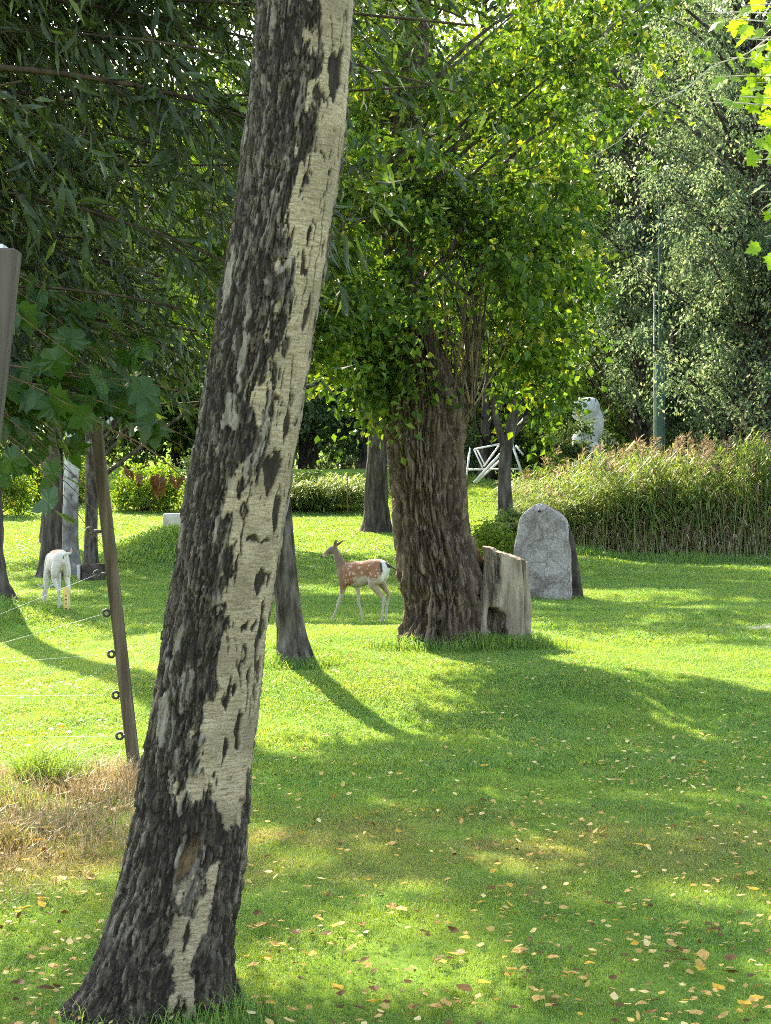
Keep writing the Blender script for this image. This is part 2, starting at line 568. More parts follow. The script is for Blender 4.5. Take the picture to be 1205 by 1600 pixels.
def tpl_maple(sag=.12):
    out = [(0, 0), (.22, -.06), (.42, .10), (.36, .22), (.62, .34), (.40, .44), (.48, .62), (.24, .58), (.20, .74), (0, 1.0),
           (-.20, .74), (-.24, .58), (-.48, .62), (-.40, .44), (-.62, .34), (-.36, .22), (-.42, .10), (-.22, -.06)]
    V = [[0, .35, .03]] + [[x, y, -sag * (x * x * 1.6 + (y - .35) ** 2) + .06 * abs(x)] for x, y in out]
    n = len(out)
    return np.array(V), np.array([[0, 1 + k, 1 + (k + 1) % n] for k in range(n)])


def unit(v):
    return v / (np.linalg.norm(v, axis=-1, keepdims=True) + 1e-9)


def put(tpl, O, D, Nn, S):
    """copies of a leaf template at O, pointing along D, facing Nn, S long"""
    tv, tt = tpl
    D = unit(D)
    X = unit(np.cross(D, Nn))
    Z = np.cross(X, D)
    V = O[:, None, :] + S[:, None, None] * (tv[None, :, 0:1] * X[:, None, :] + tv[None, :, 1:2] * D[:, None, :] + tv[None, :, 2:3] * Z[:, None, :])
    F = tt[None, :, :] + (np.arange(len(O)) * len(tv))[:, None, None]
    return V.reshape(-1, 3), F.reshape(-1, 3)


def clusters_in(rg, c, r, n, hollow=.35, low=None):
    """cluster centres in an ellipsoid, more of them towards the outside"""
    d = unit(rg.normal(size=(n * 3, 3)))
    k = (hollow + (1 - hollow) * rg.random(n * 3)) ** .8
    p = np.asarray(c) + d * k[:, None] * np.asarray(r)
    if low is not None:
        p = p[p[:, 2] > low]
    return p[:n]


def foliage(rg, C, cr, twigs, per, size, tpl, droop=.35, outward=None, flat=.6, jit=.25):
    """leaves along short twigs that fan out of each cluster centre"""
    n = len(C)
    cr = np.broadcast_to(np.asarray(cr, float), (n,))
    c = np.repeat(C, twigs, 0)
    rr = np.repeat(cr, twigs)
    d = rg.normal(size=(n * twigs, 3))
    if outward is not None:
        d += unit(c - np.asarray(outward)) * .6
    d[:, 2] *= flat
    d = unit(d)
    L = rr * (.45 + .75 * rg.random(n * twigs))
    t = rg.random((n * twigs, per)) ** .8
    pos = c[:, None, :] + d[:, None, :] * (L[:, None] * t)[..., None]
    pos[..., 2] -= droop * (L[:, None] * t ** 2) * .7
    pos = pos + rg.normal(size=pos.shape) * (rr * jit * .4)[:, None, None]
    pos = pos.reshape(-1, 3)
    k = len(pos)
    ld = np.repeat(d, per, 0) * .6 + rg.normal(size=(k, 3)) * .7
    ld[:, 2] -= droop
    nn = rg.normal(size=(k, 3)) * .75
    nn[:, 2] += .9
    S = size * (.65 + .7 * rg.random(k))
    return put(tpl, pos, ld, nn, S)


def limb_tubes(g, rg, trunk_pts, C, r0=.05, seg=5, step=1, sag=.15):
    """a bent limb from the trunk out to each cluster"""
    trunk_pts = np.asarray(trunk_pts, float)
    for c in C[::step]:
        hd = np.linalg.norm(trunk_pts[:, :2] - c[:2], axis=1)
        want = c[2] - hd * .75
        k = int(np.argmin(np.abs(trunk_pts[:, 2] - want) + .1 * hd))
        a = trunk_pts[k]
        L = np.linalg.norm(c - a)
        if L < .2:
            continue
        p = curve(a, c, rg.normal(size=3) * L * .07 + np.array([0, 0, L * sag]), 7)
        r = r0 * min(1.0, .35 + L / 5)
        g.add(*tube(p, np.linspace(r, r * .18, 7), seg))


def trunk_mesh(path, rad, mat, seg=40, rows=90, amp=.08, freq=5.0, flare=.5, flare_h=.5, seed=1, name='trunk', furrow=0.0):
    """a tapering trunk with ridged bark and a flared foot"""
    path = np.asarray(path, float)
    rad = np.asarray(rad, float)
    s = np.linspace(0, len(path) - 1, rows)
    ctr = np.stack([np.interp(s, np.arange(len(path)), path[:, k]) for k in range(3)], -1)
    for _ in range(6):
        ctr[1:-1] = (ctr[:-2] + 2 * ctr[1:-1] + ctr[2:]) / 4
    rr = np.interp(s, np.arange(len(path)), rad)
    A, B, t = frames(ctr)
    th = np.linspace(0, 2 * math.pi, seg, endpoint=False)
    hgt = (ctr[:, 2] - ctr[0, 2])[:, None]
    TH = th[None, :] + 0 * hgt
    nn = fbm(np.cos(TH) * freq * .5, np.sin(TH) * freq * .5, hgt * .8, 4, seed) - .5
    ridge = np.abs(vn(np.cos(TH) * freq * 1.7, np.sin(TH) * freq * 1.7, hgt * 1.6, seed + 3) - .5) * 2
    rad2 = rr[:, None] * (1 + amp * 2 * nn - furrow * (1 - ss(0, .35, ridge)))
    lob = .6 + .8 * vn(np.cos(TH) * 1.6, np.sin(TH) * 1.6, seed, seed + 8)
    rad2 = rad2 * (1 + flare * lob * np.exp(-hgt / flare_h * 1.4))
    V = ctr[:, None, :] + rad2[..., None] * (np.cos(TH)[..., None] * A[:, None, :] + np.sin(TH)[..., None] * B[:, None, :])
    V = V.reshape(-1, 3)
    i = np.arange(rows - 1)[:, None] * seg
    j = np.arange(seg)[None, :]
    k = (j + 1) % seg
    Q = np.stack([i + j, i + k, i + seg + k, i + seg + j], -1).reshape(-1, 4)
    return mesh_of(name, V, Q, None, mat), ctr


# ---------------------------------------------------------------- the leaning birch
BE = np.array([  # photograph row, edge, edge
    (-260, 436, 586), (-120, 417, 568), (0, 402, 553), (100, 396, 548), (200, 384, 541), (300, 371, 526), (400, 355, 510), (500, 338, 495), (600, 319, 479),
    (700, 303, 463), (800, 286, 447), (900, 270, 432), (1000, 253, 416), (1100, 239, 406), (1200, 222, 394), (1300, 205, 387),
    (1400, 178, 375), (1480, 152, 364), (1530, 130, 366), (1560, 108, 374), (1580, 86, 386), (1600, 60, 402), (1625, 40, 420)], float)
BD = 5.05


def build_birch():
    root = empty('birch_tree', P(255, 1590, BD), 'leaning birch with dark furrowed bark and a cream papery strip, close by', 'tree')
    seg, rows = 290, 880
    py = np.linspace(1625, -260, rows)
    le = np.interp(py, BE[:, 0], BE[:, 1])
    re = np.interp(py, BE[:, 0], BE[:, 2])
    for _ in range(12):
        le[1:-1] = (le[:-2] + 2 * le[1:-1] + le[2:]) / 4
        re[1:-1] = (re[:-2] + 2 * re[1:-1] + re[2:]) / 4
    ctr = np.array([P((a + b) / 2, y, BD) for a, b, y in zip(le, re, py)])
    hw = (re - le) / 2 / FPX * BD - .010
    dep = np.minimum(hw, .215)
    th = np.linspace(0, 2 * math.pi, seg, endpoint=False)          # 0 is +x, -pi/2 faces the camera
    TH = np.tile(th, (rows, 1))
    z = np.repeat(ctr[:, 2:3], seg, 1)
    PY = np.repeat(py[:, None], seg, 1)
    U = np.cos(TH)
    front = -np.sin(TH)
    cx, cy = np.cos(TH), np.sin(TH)
    # how far round the trunk the papery strip starts
    bu = np.interp(PY, [-260, 0, 60, 130, 220, 400, 560, 700, 800, 900, 1000, 1100, 1170, 1230, 1290, 1320, 1345, 1420, 1470, 1530, 1625],
                   [.2, .10, .16, .36, .32, .26, .14, .15, .10, .17, .15, .08, -.02, .12, .75, .80, .20, .15, .25, .45, .9])
    bend = np.interp(PY, [-260, 0, 600, 1100, 1180, 1240, 1290, 1320, 1345, 1430, 1480, 1540, 1625], [1.2, 1.2, 1.05, 1.0, .98, .80, .8, .8, .62, .6, .42, .5, .9])
    wob = (fbm(cx * 2.2, cy * 2.2, z * 7, 4, 3) - .5)
    wob2 = (fbm(cx * 7, cy * 7, z * 14, 3, 23) - .5)
    # corky bark: upright cracks that join and part, at two scales
    wx = (fbm(cx * 3, cy * 3, z * 7, 3, 31) - .5) * .9
    q1 = np.abs(fbm(cx * 7.5 + wx, cy * 7.5 - wx, z * 6.5 + wx, 4, 33) - .5) * 2
    q2 = np.abs(fbm(cx * 17 - wx, cy * 17 + wx, z * 17, 3, 35) - .5) * 2
    crack = np.maximum(1 - ss(.02, .15, q1), (1 - ss(.02, .13, q2)) * .75)
    plate = 1 - crack
    cid = fbm(cx * 10, cy * 10, z * 12, 3, 39)
    ang = np.where(front > 0, U, np.sign(U) * 1.3)
    edge = ang - bu + wob * .95 + wob2 * 1.0 - crack * .10
    edge2 = bend + .05 - ang + wob2 * .4 + wob * .4
    cream = ss(-.03, .03, edge) * ss(-.02, .03, edge2)
    # scars, slits and lens-shaped cracks in the papery bark: (row, position across, half height, half width, tilt)
    scars = [(735, .62, 46, .17, -.1), (730, .40, 22, .13, 0), (800, .28, 18, .14, .3), (845, .33, 52, .055, .16), (880, .30, 40, .05, .1), (842, .62, 10, .22, 0), (905, .80, 30, .14, 0),
             (120, .72, 55, .26, -.2), (165, .45, 34, .22, 0), (250, .48, 22, .22, 0), (420, .62, 30, .12, 0),
             (540, .55, 20, .13, 0), (500, .84, 40, .08, 0), (640, .5, 26, .10, .2), (975, .62, 16, .22, 0),
             (1090, .45, 34, .10, .2), (1130, .72, 50, .09, .1), (1060, .80, 40, .08, 0), (1180, .55, 44, .08, .2), (1235, .35, 38, .10, .3),
             (1000, .9, 90, .06, .1), (1375, .2, 40, .04, 0), (1440, .34, 30, .05, 0), (680, .82, 60, .06, .1), (790, .86, 50, .06, .1), (40, .35, 40, .05, .1), ]
    scar = np.zeros_like(U)
    warp_u = fbm(cx * 5, cy * 5, z * 16, 3, 111) - .5
    warp_v = fbm(cx * 9, cy * 9, z * 9, 3, 113) - .5
    for (sy, su, sh, sw, tl) in scars:
        sh, sw = sh * .78, sw * .74
        vv = (PY - sy) / sh + warp_v * 1.5
        uu = (U - su - tl * (PY - sy) / 300.0) / sw + warp_u * 2.6
        q = np.abs(uu) ** .8 + np.abs(vv) ** 1.6 + wob2 * 2.8 + warp_u * .8
        scar = np.maximum(scar, (1 - ss(.75, 1.05, q)) * (front > 0))
    rag = fbm(cx * 3.6 + 5, cy * 3.6, z * 5.5, 3, 117) + .5 * (fbm(cx * 12, cy * 12, z * 30, 3, 119) - .5)
    scar = np.maximum(scar, 1 - ss(.215, .25, rag))
    scar = np.maximum(scar, (1 - ss(.010, .032, np.abs(fbm(cx * 4, cy * 4, z * 4.5, 4, 121) - .5))) * ss(.62, .70, vn(cx * 3, cy * 3, z * 5, 123)))
    scar *= cream
    # the bare wound near the foot
    wy = (PY - 1318) / 44
    wu = (U - (.16 + (1318 - PY) / 420)) / .17
    wq = np.where(wy > 0, np.abs(wu) + np.abs(wy) ** 2.0, np.abs(wu) * 1.25 + np.abs(wy) ** 1.3)
    wound = (1 - ss(.80, 1.0, wq + wob2 * .5)) * (front > 0)
    wrim = (1 - ss(1.0, 1.9, wq + wob2 * .8)) * (front > 0)
    cream *= (1 - wrim)
    # pale flakes
    n_r2 = 30
    g1, g2, gid = voro(TH / (2 * math.pi) * n_r2 + (fbm(cx * 5, cy * 5, z * 8, 3, 41) - .5) * 2.4, z / .21 + (fbm(cx * 3, cy * 3, z * 6, 3, 43) - .5) * 2.2, n_r2, 6)
    k1, k2, kid = voro(TH / (2 * math.pi) * 84 + wx * 7, z / .10 + wx * 4, 84, 16)
    grey = ((gid > .84) * ss(.06, .20, (g2 - g1) + wob2 * 1.3)) * ss(.42, .54, vn(cx * 2, cy * 2, z * 3, 55) + .12) * np.interp(PY, [-260, 150, 420, 1250, 1420, 1500], [.0, .15, 1, 1, .5, 0])
    grey = np.maximum(grey, (kid > .84) * ss(.05, .25, (k2 - k1) + wob2 * 1.2) * np.interp(PY, [-260, 1400, 1520], [.7, .8, 0]))
    fine = fbm(cx * 24, cy * 24, z * 17, 4, 51) - .5
    rough_d = -.004 + .014 * plate + (cid - .5) * .020 * plate + fine * .014 + (fbm(cx * 2.4, cy * 2.4, z * 3, 3, 61) - .5) * .02
    rough_d += np.interp(PY, [1300, 1500], [0, 1]) * (fbm(cx * 5, cy * 5, z * 3, 4, 67) - .5) * .035
    rough_d = rough_d * (1 - .55 * grey) + .008 * grey
    peel = fbm(cx * 3, cy * 3, z * 55, 3, 71) - .5
    cream_d = .006 + peel * .0022 + wob * .006 + (fbm(cx * 8, cy * 8, z * 18, 3, 73) - .5) * .0035
    disp = rough_d * (1 - cream) + cream_d * cream
    disp -= .013 * scar * (.6 + wob2 * 1.2)
    disp -= .020 * wound
    disp += .006 * wrim * (1 - wound) * (1 + wob2 * 2)
    nx, ny = cx, cy
    V = np.stack([ctr[:, 0:1] + cx * hw[:, None] + nx * disp, ctr[:, 1:2] + cy * dep[:, None] + ny * disp, z + .0 * disp], -1).reshape(-1, 3)
    i = np.arange(rows - 1)[:, None] * seg
    j = np.arange(seg)[None, :]
    k = (j + 1) % seg
    Q = np.stack([i + j, i + k, i + seg + k, i + seg + j], -1).reshape(-1, 4)
    m, nt, out = mat_new('birch_bark')
    tc = N(nt, 'ShaderNodeTexCoord')
    mp = N(nt, 'ShaderNodeMapping')
    mp.inputs['Scale'].default_value = (1, 1, 5.5)
    nt.links.new(tc.outputs['Object'], mp.inputs[0])
    mv = N(nt, 'ShaderNodeMapping')
    mv.inputs['Scale'].default_value = (1, 1, .22)
    nt.links.new(tc.outputs['Object'], mv.inputs[0])
    nh = N(nt, 'ShaderNodeTexNoise', i_Scale=22.0, i_Detail=6.0, i_Roughness=.65)
    nt.links.new(mp.outputs[0], nh.inputs['Vector'])
    nv = N(nt, 'ShaderNodeTexNoise', i_Scale=46.0, i_Detail=7.0, i_Roughness=.7)
    nt.links.new(mv.outputs[0], nv.inputs['Vector'])
    nb = N(nt, 'ShaderNodeTexNoise', i_Scale=5.0, i_Detail=4.0)
    nt.links.new(tc.outputs['Object'], nb.inputs['Vector'])
    nf = N(nt, 'ShaderNodeTexNoise', i_Scale=160.0, i_Detail=4.0, i_Roughness=.7)
    nt.links.new(tc.outputs['Object'], nf.inputs['Vector'])
    nc = N(nt, 'ShaderNodeTexNoise', i_Scale=34.0, i_Detail=4.0, i_Roughness=.6, i_Distortion=.6)
    mk = N(nt, 'ShaderNodeMapping')
    mk.inputs['Scale'].default_value = (1, 1, .26)
    nt.links.new(tc.outputs['Object'], mk.inputs[0])
    nt.links.new(mk.outputs[0], nc.inputs['Vector'])
    cs = N(nt, 'ShaderNodeMath', operation='SUBTRACT')
    nt.links.new(nc.outputs[0], cs.inputs[0])
    cs.inputs[1].default_value = .5
    ca = N(nt, 'ShaderNodeMath', operation='ABSOLUTE')
    nt.links.new(cs.outputs[0], ca.inputs[0])
    hair = ramp(nt, ca.outputs[0], [(.0, (1, 1, 1)), (.035, (0, 0, 0))])          # hairline splits in the cork
    dark = mixc(nt, attr(nt, 'cell'), ramp(nt, nv.outputs[0], [(.25, (.014, .0095, .006)), (.5, (.044, .032, .022)), (.78, (.165, .130, .096))], .55), (.108, .084, .062))
    dark = mixc(nt, ramp(nt, nb.outputs[0], [(.45, (0, 0, 0)), (.7, (.55, .55, .55))]), dark, (.042, .028, .019))
    dark = mixc(nt, attr(nt, 'fissure'), dark, (.012, .008, .006))
    dark = mixc(nt, hair, dark, (.010, .007, .005))
    dark = mixc(nt, 0.7, dark, ramp(nt, nf.outputs[0], [(.36, (.5, .48, .46)), (.62, (1.5, 1.5, 1.5))]), 'MULTIPLY')
    greyc = ramp(nt, nv.outputs[0], [(.3, (.12, .098, .074)), (.6, (.20, .168, .132)), (.8, (.28, .24, .195))], .6)
    cr = ramp(nt, nh.outputs[0], [(.20, (.08, .051, .029)), (.34, (.20, .143, .088)), (.50, (.315, .240, .156)), (.78, (.43, .342, .235))], .85)
    cr = mixc(nt, ramp(nt, nb.outputs[0], [(.44, (0, 0, 0)), (.64, (.75, .75, .75))]), cr, (.165, .122, .079))
    cr = mixc(nt, 0.55, cr, ramp(nt, nf.outputs[0], [(.36, (.5, .47, .43)), (.6, (1.25, 1.25, 1.25))]), 'MULTIPLY')
    sc_ = ramp(nt, nv.outputs[0], [(.3, (.008, .005, .0035)), (.7, (.038, .023, .015))], .6)
    c = mixc(nt, attr(nt, 'grey'), dark, greyc)
    c = mixc(nt, attr(nt, 'cream'), c, cr)
    c = mixc(nt, attr(nt, 'scar'), c, sc_)
    c = mixc(nt, attr(nt, 'wound'), c, ramp(nt, nv.outputs[0], [(.3, (.07, .04, .02)), (.6, (.16, .10, .052)), (.8, (.22, .145, .08))]))
    pb = N(nt, 'ShaderNodeBsdfPrincipled', i_Roughness=.8)
    pb.inputs['Specular IOR Level'].default_value = .25
    nt.links.new(c, pb.inputs['Base Color'])
    hmix = mixc(nt, attr(nt, 'cream'), nv.outputs[0], nh.outputs[0])
    b = N(nt, 'ShaderNodeBump', i_Strength=1.0, i_Distance=.010)
    nt.links.new(hmix, b.inputs['Height'])
    nt.links.new(b.outputs[0], pb.inputs['Normal'])
    nt.links.new(pb.outputs[0], out.inputs[0])
    cell = ss(.5, .75, cid) * .6
    obj('trunk', mesh_of('trunk', V, Q, None, m, dict(cream=cream.ravel(), grey=grey.ravel(), scar=scar.ravel(), wound=wound.ravel(), cell=cell.ravel(), fissure=(crack * .85).ravel())), root)
    # the stem goes on above the frame and carries the crown
    top = ctr[-1]
    path = [ctr[-8], top + [.03, .0, .10], top + [.25, .05, 1.2], top + [.45, .1, 2.6], top + [.5, .1, 4.2], top + [.5, .1, 6.0]]
    tm, tp = trunk_mesh(path, [.150, .148, .12, .09, .055, .02], M['bark_white'], 20, 50, .03, 4, 0, .3, 4, 'upper_stem')
    obj('upper_stem', tm, root)
    rg = np.random.default_rng(21)
    C = clusters_in(rg, top + [.5, .1, 3.6], (2.0, 2.0, 2.7), 46, .3)
    g = Geo()
    limb_tubes(g, rg, tp, C, .035)
    obj('branches', g.mesh('branches', M['twig']), root)
    V, F = foliage(rg, C, .75, 12, 14, .055, tpl_oval(.75), droop=.6)
    obj('crown', mesh_of('crown', V, None, F, M['light'], smooth=False), root, 'stuff')


build_birch()


# ---------------------------------------------------------------- generic trees
def make_tree(name, label, cat, base, path, rad, bark, C, cr, twigs, per, size, leaf, tpl=None, seed=3, group=None, limb=.05, droop=.35, seg=36, rows=70, amp=.09,
              flare=.5, flare_h=.5, furrow=.12, outward=None, limbs=True, flat=.6, step=1, jit=.25):
    root = empty(name, base, label, cat, group)
    rg = np.random.default_rng(seed)
    tm, tp = trunk_mesh(path, rad, bark, seg, rows, amp, 5, flare, flare_h, seed, 'trunk', furrow)
    obj('trunk', tm, root)
    if limbs:
        g = Geo()
        limb_tubes(g, rg, tp[len(tp) // 5:], C, limb, 5, step)
        obj('branches', g.mesh('branches', bark), root)
    V, F = foliage(rg, C, cr, twigs, per, size, tpl or tpl_oval(), droop, outward, flat, jit)
    obj('crown', mesh_of('crown', V, None, F, leaf, smooth=False), root, 'stuff')
    return root, tp


def lerp_path(pts):
    return [np.asarray(p, float) for p in pts]


# --- the slender tree beside the doe
def build_slender():
    b = G(458, 1032)
    d = b[1]
    pts = [P(462, 1050, d), P(459, 1015, d), P(452, 960, d), P(446, 900, d), P(440, 830, d), P(434, 740, d + .1), P(430, 620, d + .2), P(428, 470, d + .3), P(430, 250, d + .3), P(440, 0, d + .4), P(450, -300, d + .5)]
    rad = [.135, .125, .112, .104, .10, .098, .094, .088, .075, .05, .02]
    rg = np.random.default_rng(5)
    C = np.concatenate([clusters_in(rg, P(430, 330, d + .3), (1.5, 1.8, 1.55), 46, .25, 2.9),
                        clusters_in(rg, P(500, 500, d + .2), (.6, .8, .4), 9, .2, 2.75),
                        clusters_in(rg, P(430, -150, d + .3), (1.7, 1.9, 1.6), 24, .3)])
    make_tree('slender_tree', 'slender grey trunk leaning behind the birch, grassy root mound at its foot', 'tree', b, pts, rad, M['bark_grey'], C, .50, 14, 14, .078, M['big'],
              tpl_oval(.62), 11, limb=.035, seg=72, rows=220, flare=.85, flare_h=.22, furrow=.16, amp=.10)


build_slender()


# --- the old pollard in the middle
def build_pollard():
    b = G(690, 1003)
    d = b[1] + .1
    root = empty('old_pollard_tree', b, 'massive old tree with deeply furrowed brown trunk and dead stump beside it', 'tree')
    E = np.array([(1030, 606, 778), (1005, 612, 768), (990, 622, 760), (975, 630, 757), (940, 630, 757), (905, 619, 756), (885, 620, 752), (850, 619, 742), (820, 616, 732), (790, 613, 729), (750, 609, 727),
                  (710, 605, 724), (670, 600, 728), (640, 600, 731), (615, 607, 722), (590, 622, 708), (560, 634, 696), (530, 634, 684), (500, 630, 676), (440, 622, 664), (380, 612, 650)], float)
    seg, rows = 240, 420
    py = np.linspace(1030, 380, rows)
    le = np.interp(py, E[::-1, 0], E[::-1, 1])
    re = np.interp(py, E[::-1, 0], E[::-1, 2])
    for _ in range(14):
        le[1:-1] = (le[:-2] + 2 * le[1:-1] + le[2:]) / 4
        re[1:-1] = (re[:-2] + 2 * re[1:-1] + re[2:]) / 4
    ctr = np.array([P((a + c) / 2, y, d) for a, c, y in zip(le, re, py)])
    hw = (re - le) / 2 / FPX * d - .034
    TH = np.tile(np.linspace(0, 2 * math.pi, seg, endpoint=False), (rows, 1))
    cx, cy = np.cos(TH), np.sin(TH)
    z = np.repeat(ctr[:, 2:3], seg, 1)
    n_r = 72
    tw = z * 1.1                                            # the grain twists as it rises
    f1, f2, cid = voro(TH / (2 * math.pi) * n_r + tw + (fbm(cx * 3, cy * 3, z * 2.5, 4, 81) - .5) * 5.0, z / .85 + (fbm(cx * 6, cy * 6, z * 2, 3, 83) - .5) * 2.5, n_r, 12)
    h1, h2, hid = voro(TH / (2 * math.pi) * 16 + tw * .4 + (fbm(cx * 2, cy * 2, z * 1.6, 3, 87) - .5) * 3.0, z / .8 + (fbm(cx * 2, cy * 2, z, 3, 89) - .5) * 2, 16, 14)
    fine = fbm(cx * 20, cy * 20, z * 9, 4, 91) - .5
    disp = .050 * ss(.0, .40, f2 - f1) + .055 * ss(0, .45, h2 - h1) + .016 * (cid - .5) + fine * .016 - .06
    disp += (fbm(cx * 1.6, cy * 1.6, z * 1.4, 3, 93) - .5) * .09
    low = np.exp(-np.maximum(z - b[2], 0) / .35)
    disp += low * (fbm(cx * 3.2, cy * 3.2, z * 2.5, 4, 97) - .42) * .22
    V = np.stack([ctr[:, 0:1] + cx * (hw[:, None] + disp), ctr[:, 1:2] + cy * (np.minimum(hw, .46)[:, None] + disp), z], -1).reshape(-1, 3)
    i = np.arange(rows - 1)[:, None] * seg
    j = np.arange(seg)[None, :]
    k = (j + 1) % seg
    Q = np.stack([i + j, i + k, i + seg + k, i + seg + j], -1).reshape(-1, 4)
    m, nt, out = mat_new('furrowed_bark')
    tc = N(nt, 'ShaderNodeTexCoord')
    mp = N(nt, 'ShaderNodeMapping')
    mp.inputs['Scale'].default_value = (1, 1, .16)
    nt.links.new(tc.outputs['Object'], mp.inputs[0])
    nv = N(nt, 'ShaderNodeTexNoise', i_Scale=24.0, i_Detail=8.0, i_Roughness=.7)
    nt.links.new(mp.outputs[0], nv.inputs['Vector'])
    c = ramp(nt, nv.outputs[0], [(.28, (.026, .017, .012)), (.5, (.078, .052, .036)), (.74, (.20, .145, .105))], .55)
    c = mixc(nt, attr(nt, 'cell'), c, (.155, .115, .085))
    c = mixc(nt, attr(nt, 'fissure'), c, (.03, .018, .012))
    pb = N(nt, 'ShaderNodeBsdfPrincipled', i_Roughness=.9)
    pb.inputs['Specular IOR Level'].default_value = .15
    nt.links.new(c, pb.inputs['Base Color'])
    bp = N(nt, 'ShaderNodeBump', i_Strength=.9, i_Distance=.025)
    nt.links.new(nv.outputs[0], bp.inputs['Height'])
    nt.links.new(bp.outputs[0], pb.inputs['Normal'])
    nt.links.new(pb.outputs[0], out.inputs[0])
    obj('trunk', mesh_of('trunk', V, Q, None, m, dict(cell=(ss(.5, 1, cid) * .55).ravel(), fissure=((1 - ss(.02, .2, f2 - f1)) * .7).ravel())), root)
    # the sawn, weathered dead stem joined to the trunk
    rows2, seg2 = 120, 150
    top_l, top_r = P(748, 850, d - .05), P(829, 882, d - .05)
    cen = (P(790, 1012, d - .05) + P(790, 862, d - .05)) / 2
    th2 = np.linspace(0, 2 * math.pi, seg2, endpoint=False)
    zz0 = P(789, 1014, d - .05)[2]
    Vd = []
    rib_n = (fbm(np.cos(th2) * 2.6, np.sin(th2) * 2.6, .3, 4, 201) - .5) * .17
    for r_ in range(rows2 + 12):
        t = min(1.0, r_ / (rows2 - 1))
        ins = 1.0 if r_ < rows2 else 1 - .085 * (r_ - rows2 + 1)
        for a in th2:
            fr = max(0, -math.sin(a))
            ribs = rib_n[int((a / (2 * math.pi)) * seg2 + .5) % seg2]
            xx = math.copysign(abs(math.cos(a)) ** .75, math.cos(a)) * (.236 + ribs - .012 * t) * ins
            yy = math.sin(a) * (.25 + ribs) * ins
            zt = (top_l[2] + (top_r[2] - top_l[2]) * (xx / .27 * .5 + .5)) - (.06 if ins < .6 else .0)
            Vd.append([cen[0] + xx + .015 * math.sin(t * 5 + a), cen[1] - .02 + yy, zz0 + (zt - zz0) * t + (0 if r_ < rows2 else .004 * (r_ - rows2))])
    Vd = np.array(Vd)
    nd = fbm(Vd[:, 0] * 14, Vd[:, 1] * 14, Vd[:, 2] * 3, 4, 101) - .5
    off = Vd - np.array([cen[0], cen[1], 0])
    off[:, 2] = 0
    Vd += unit(off) * (nd * .05)[:, None]
    Vd[:, 2] += (vn(Vd[:, 0] * 18, Vd[:, 1] * 18, 0, 104) - .5) * .03 * ss(-.2, 0, Vd[:, 2] - top_r[2])
    lx, lz = (Vd[:, 0] - P(773, 900, d)[0]), Vd[:, 2]
    frontm = (Vd[:, 1] < cen[1] - .05)
    jag = (vn(Vd[:, 0] * 30, Vd[:, 2] * 14, 0, 77) - .5) * .05
    hole = (1 - ss(.035, .085, np.abs(lx) + jag)) * (1 - ss(-.05, .03, lz - P(775, 950, d)[2] + jag)) * frontm
    slit = (1 - ss(.008, .04, np.abs(lx - .012 + (lz - .5) * .02) + jag * .5)) * ss(-.05, .05, lz - P(775, 905, d)[2]) * frontm
    Vd[:, 1] += hole * .26 + slit * .10
    nr = rows2 + 12
    i = np.arange(nr - 1)[:, None] * seg2
    j = np.arange(seg2)[None, :]
    k = (j + 1) % seg2
    Q = np.stack([i + j, i + k, i + seg2 + k, i + seg2 + j], -1).reshape(-1, 4)
    obj('dead_stem', mesh_of('dead_stem', Vd, Q, None, M['deadwood']), root, label='pale weathered dead stem with a dark hollow at its foot')
    # bundle of upright shoots on the shoulder of the bole
    rg = np.random.default_rng(31)
    shoot_tops = []
    for q in range(32):
        a = P(rg.uniform(694, 744), rg.uniform(630, 672), d - .12 + rg.uniform(-.25, .3))
        tp = P(rg.uniform(672, 800), rg.uniform(330, 520), d + rg.uniform(-.6, .6))
        p = curve(a, tp, np.array([rg.uniform(.0, .25), 0, rg.uniform(-.1, .2)]), 9)
        r0 = rg.uniform(.005, .018)
        obj('shoot', (lambda g: (g.add(*tube(p, np.linspace(r0, r0 * .45, 9), 7)), g.mesh('shoot', M['bark_grey'] if q % 2 else M['twig']))[1])(Geo()), root)
        shoot_tops.append(tp)
    # heavy limbs and crown
    stem = [ctr[-60], P(617, 380, d), P(628, 250, d), P(650, 80, d + .1), P(670, -150, d), P(680, -420, d)]
    tm, tp = trunk_mesh(stem, [.17, .15, .14, .12, .08, .03], m, 30, 60, .08, 5, 0, .3, 8, 'leader')
    obj('leader', tm, root)
    C = np.concatenate([clusters_in(rg, P(690, 380, d), (1.45, 1.6, 1.0), 54, .3, 2.75),
                        clusters_in(rg, P(800, 480, d + .4), (.75, 1.1, .95), 24, .2, 2.45),
                        clusters_in(rg, P(640, 590, d - .3), (.45, .4, .30), 12, .2, 2.45),
                        clusters_in(rg, P(570, 500, d), (.7, .9, .65), 26, .2, 2.6),
                        clusters_in(rg, P(720, 60, d + .3), (2.2, 2.0, 1.7), 62, .35),
                        clusters_in(rg, P(760, -350, d), (2.3, 2.3, 1.9), 20, .35)])
    qx, qy = screen(C)
    C = C[~((qx > 625) & (qx < 785) & (qy > 395) & (C[:, 1] < d + .6))]          # the bole and its shoots stand clear
    g = Geo()
    limb_tubes(g, rg, np.concatenate([tp, np.array(shoot_tops[:6])]), C, .035, 5, 2)
    obj('branches', g.mesh('branches', M['bark_grey']), root)
    V, F = foliage(rg, C, .56, 13, 14, .086, tpl_oval(.66), .5)
    obj('crown', mesh_of('crown', V, None, F, M['big'], smooth=False), root, 'stuff')


build_pollard()


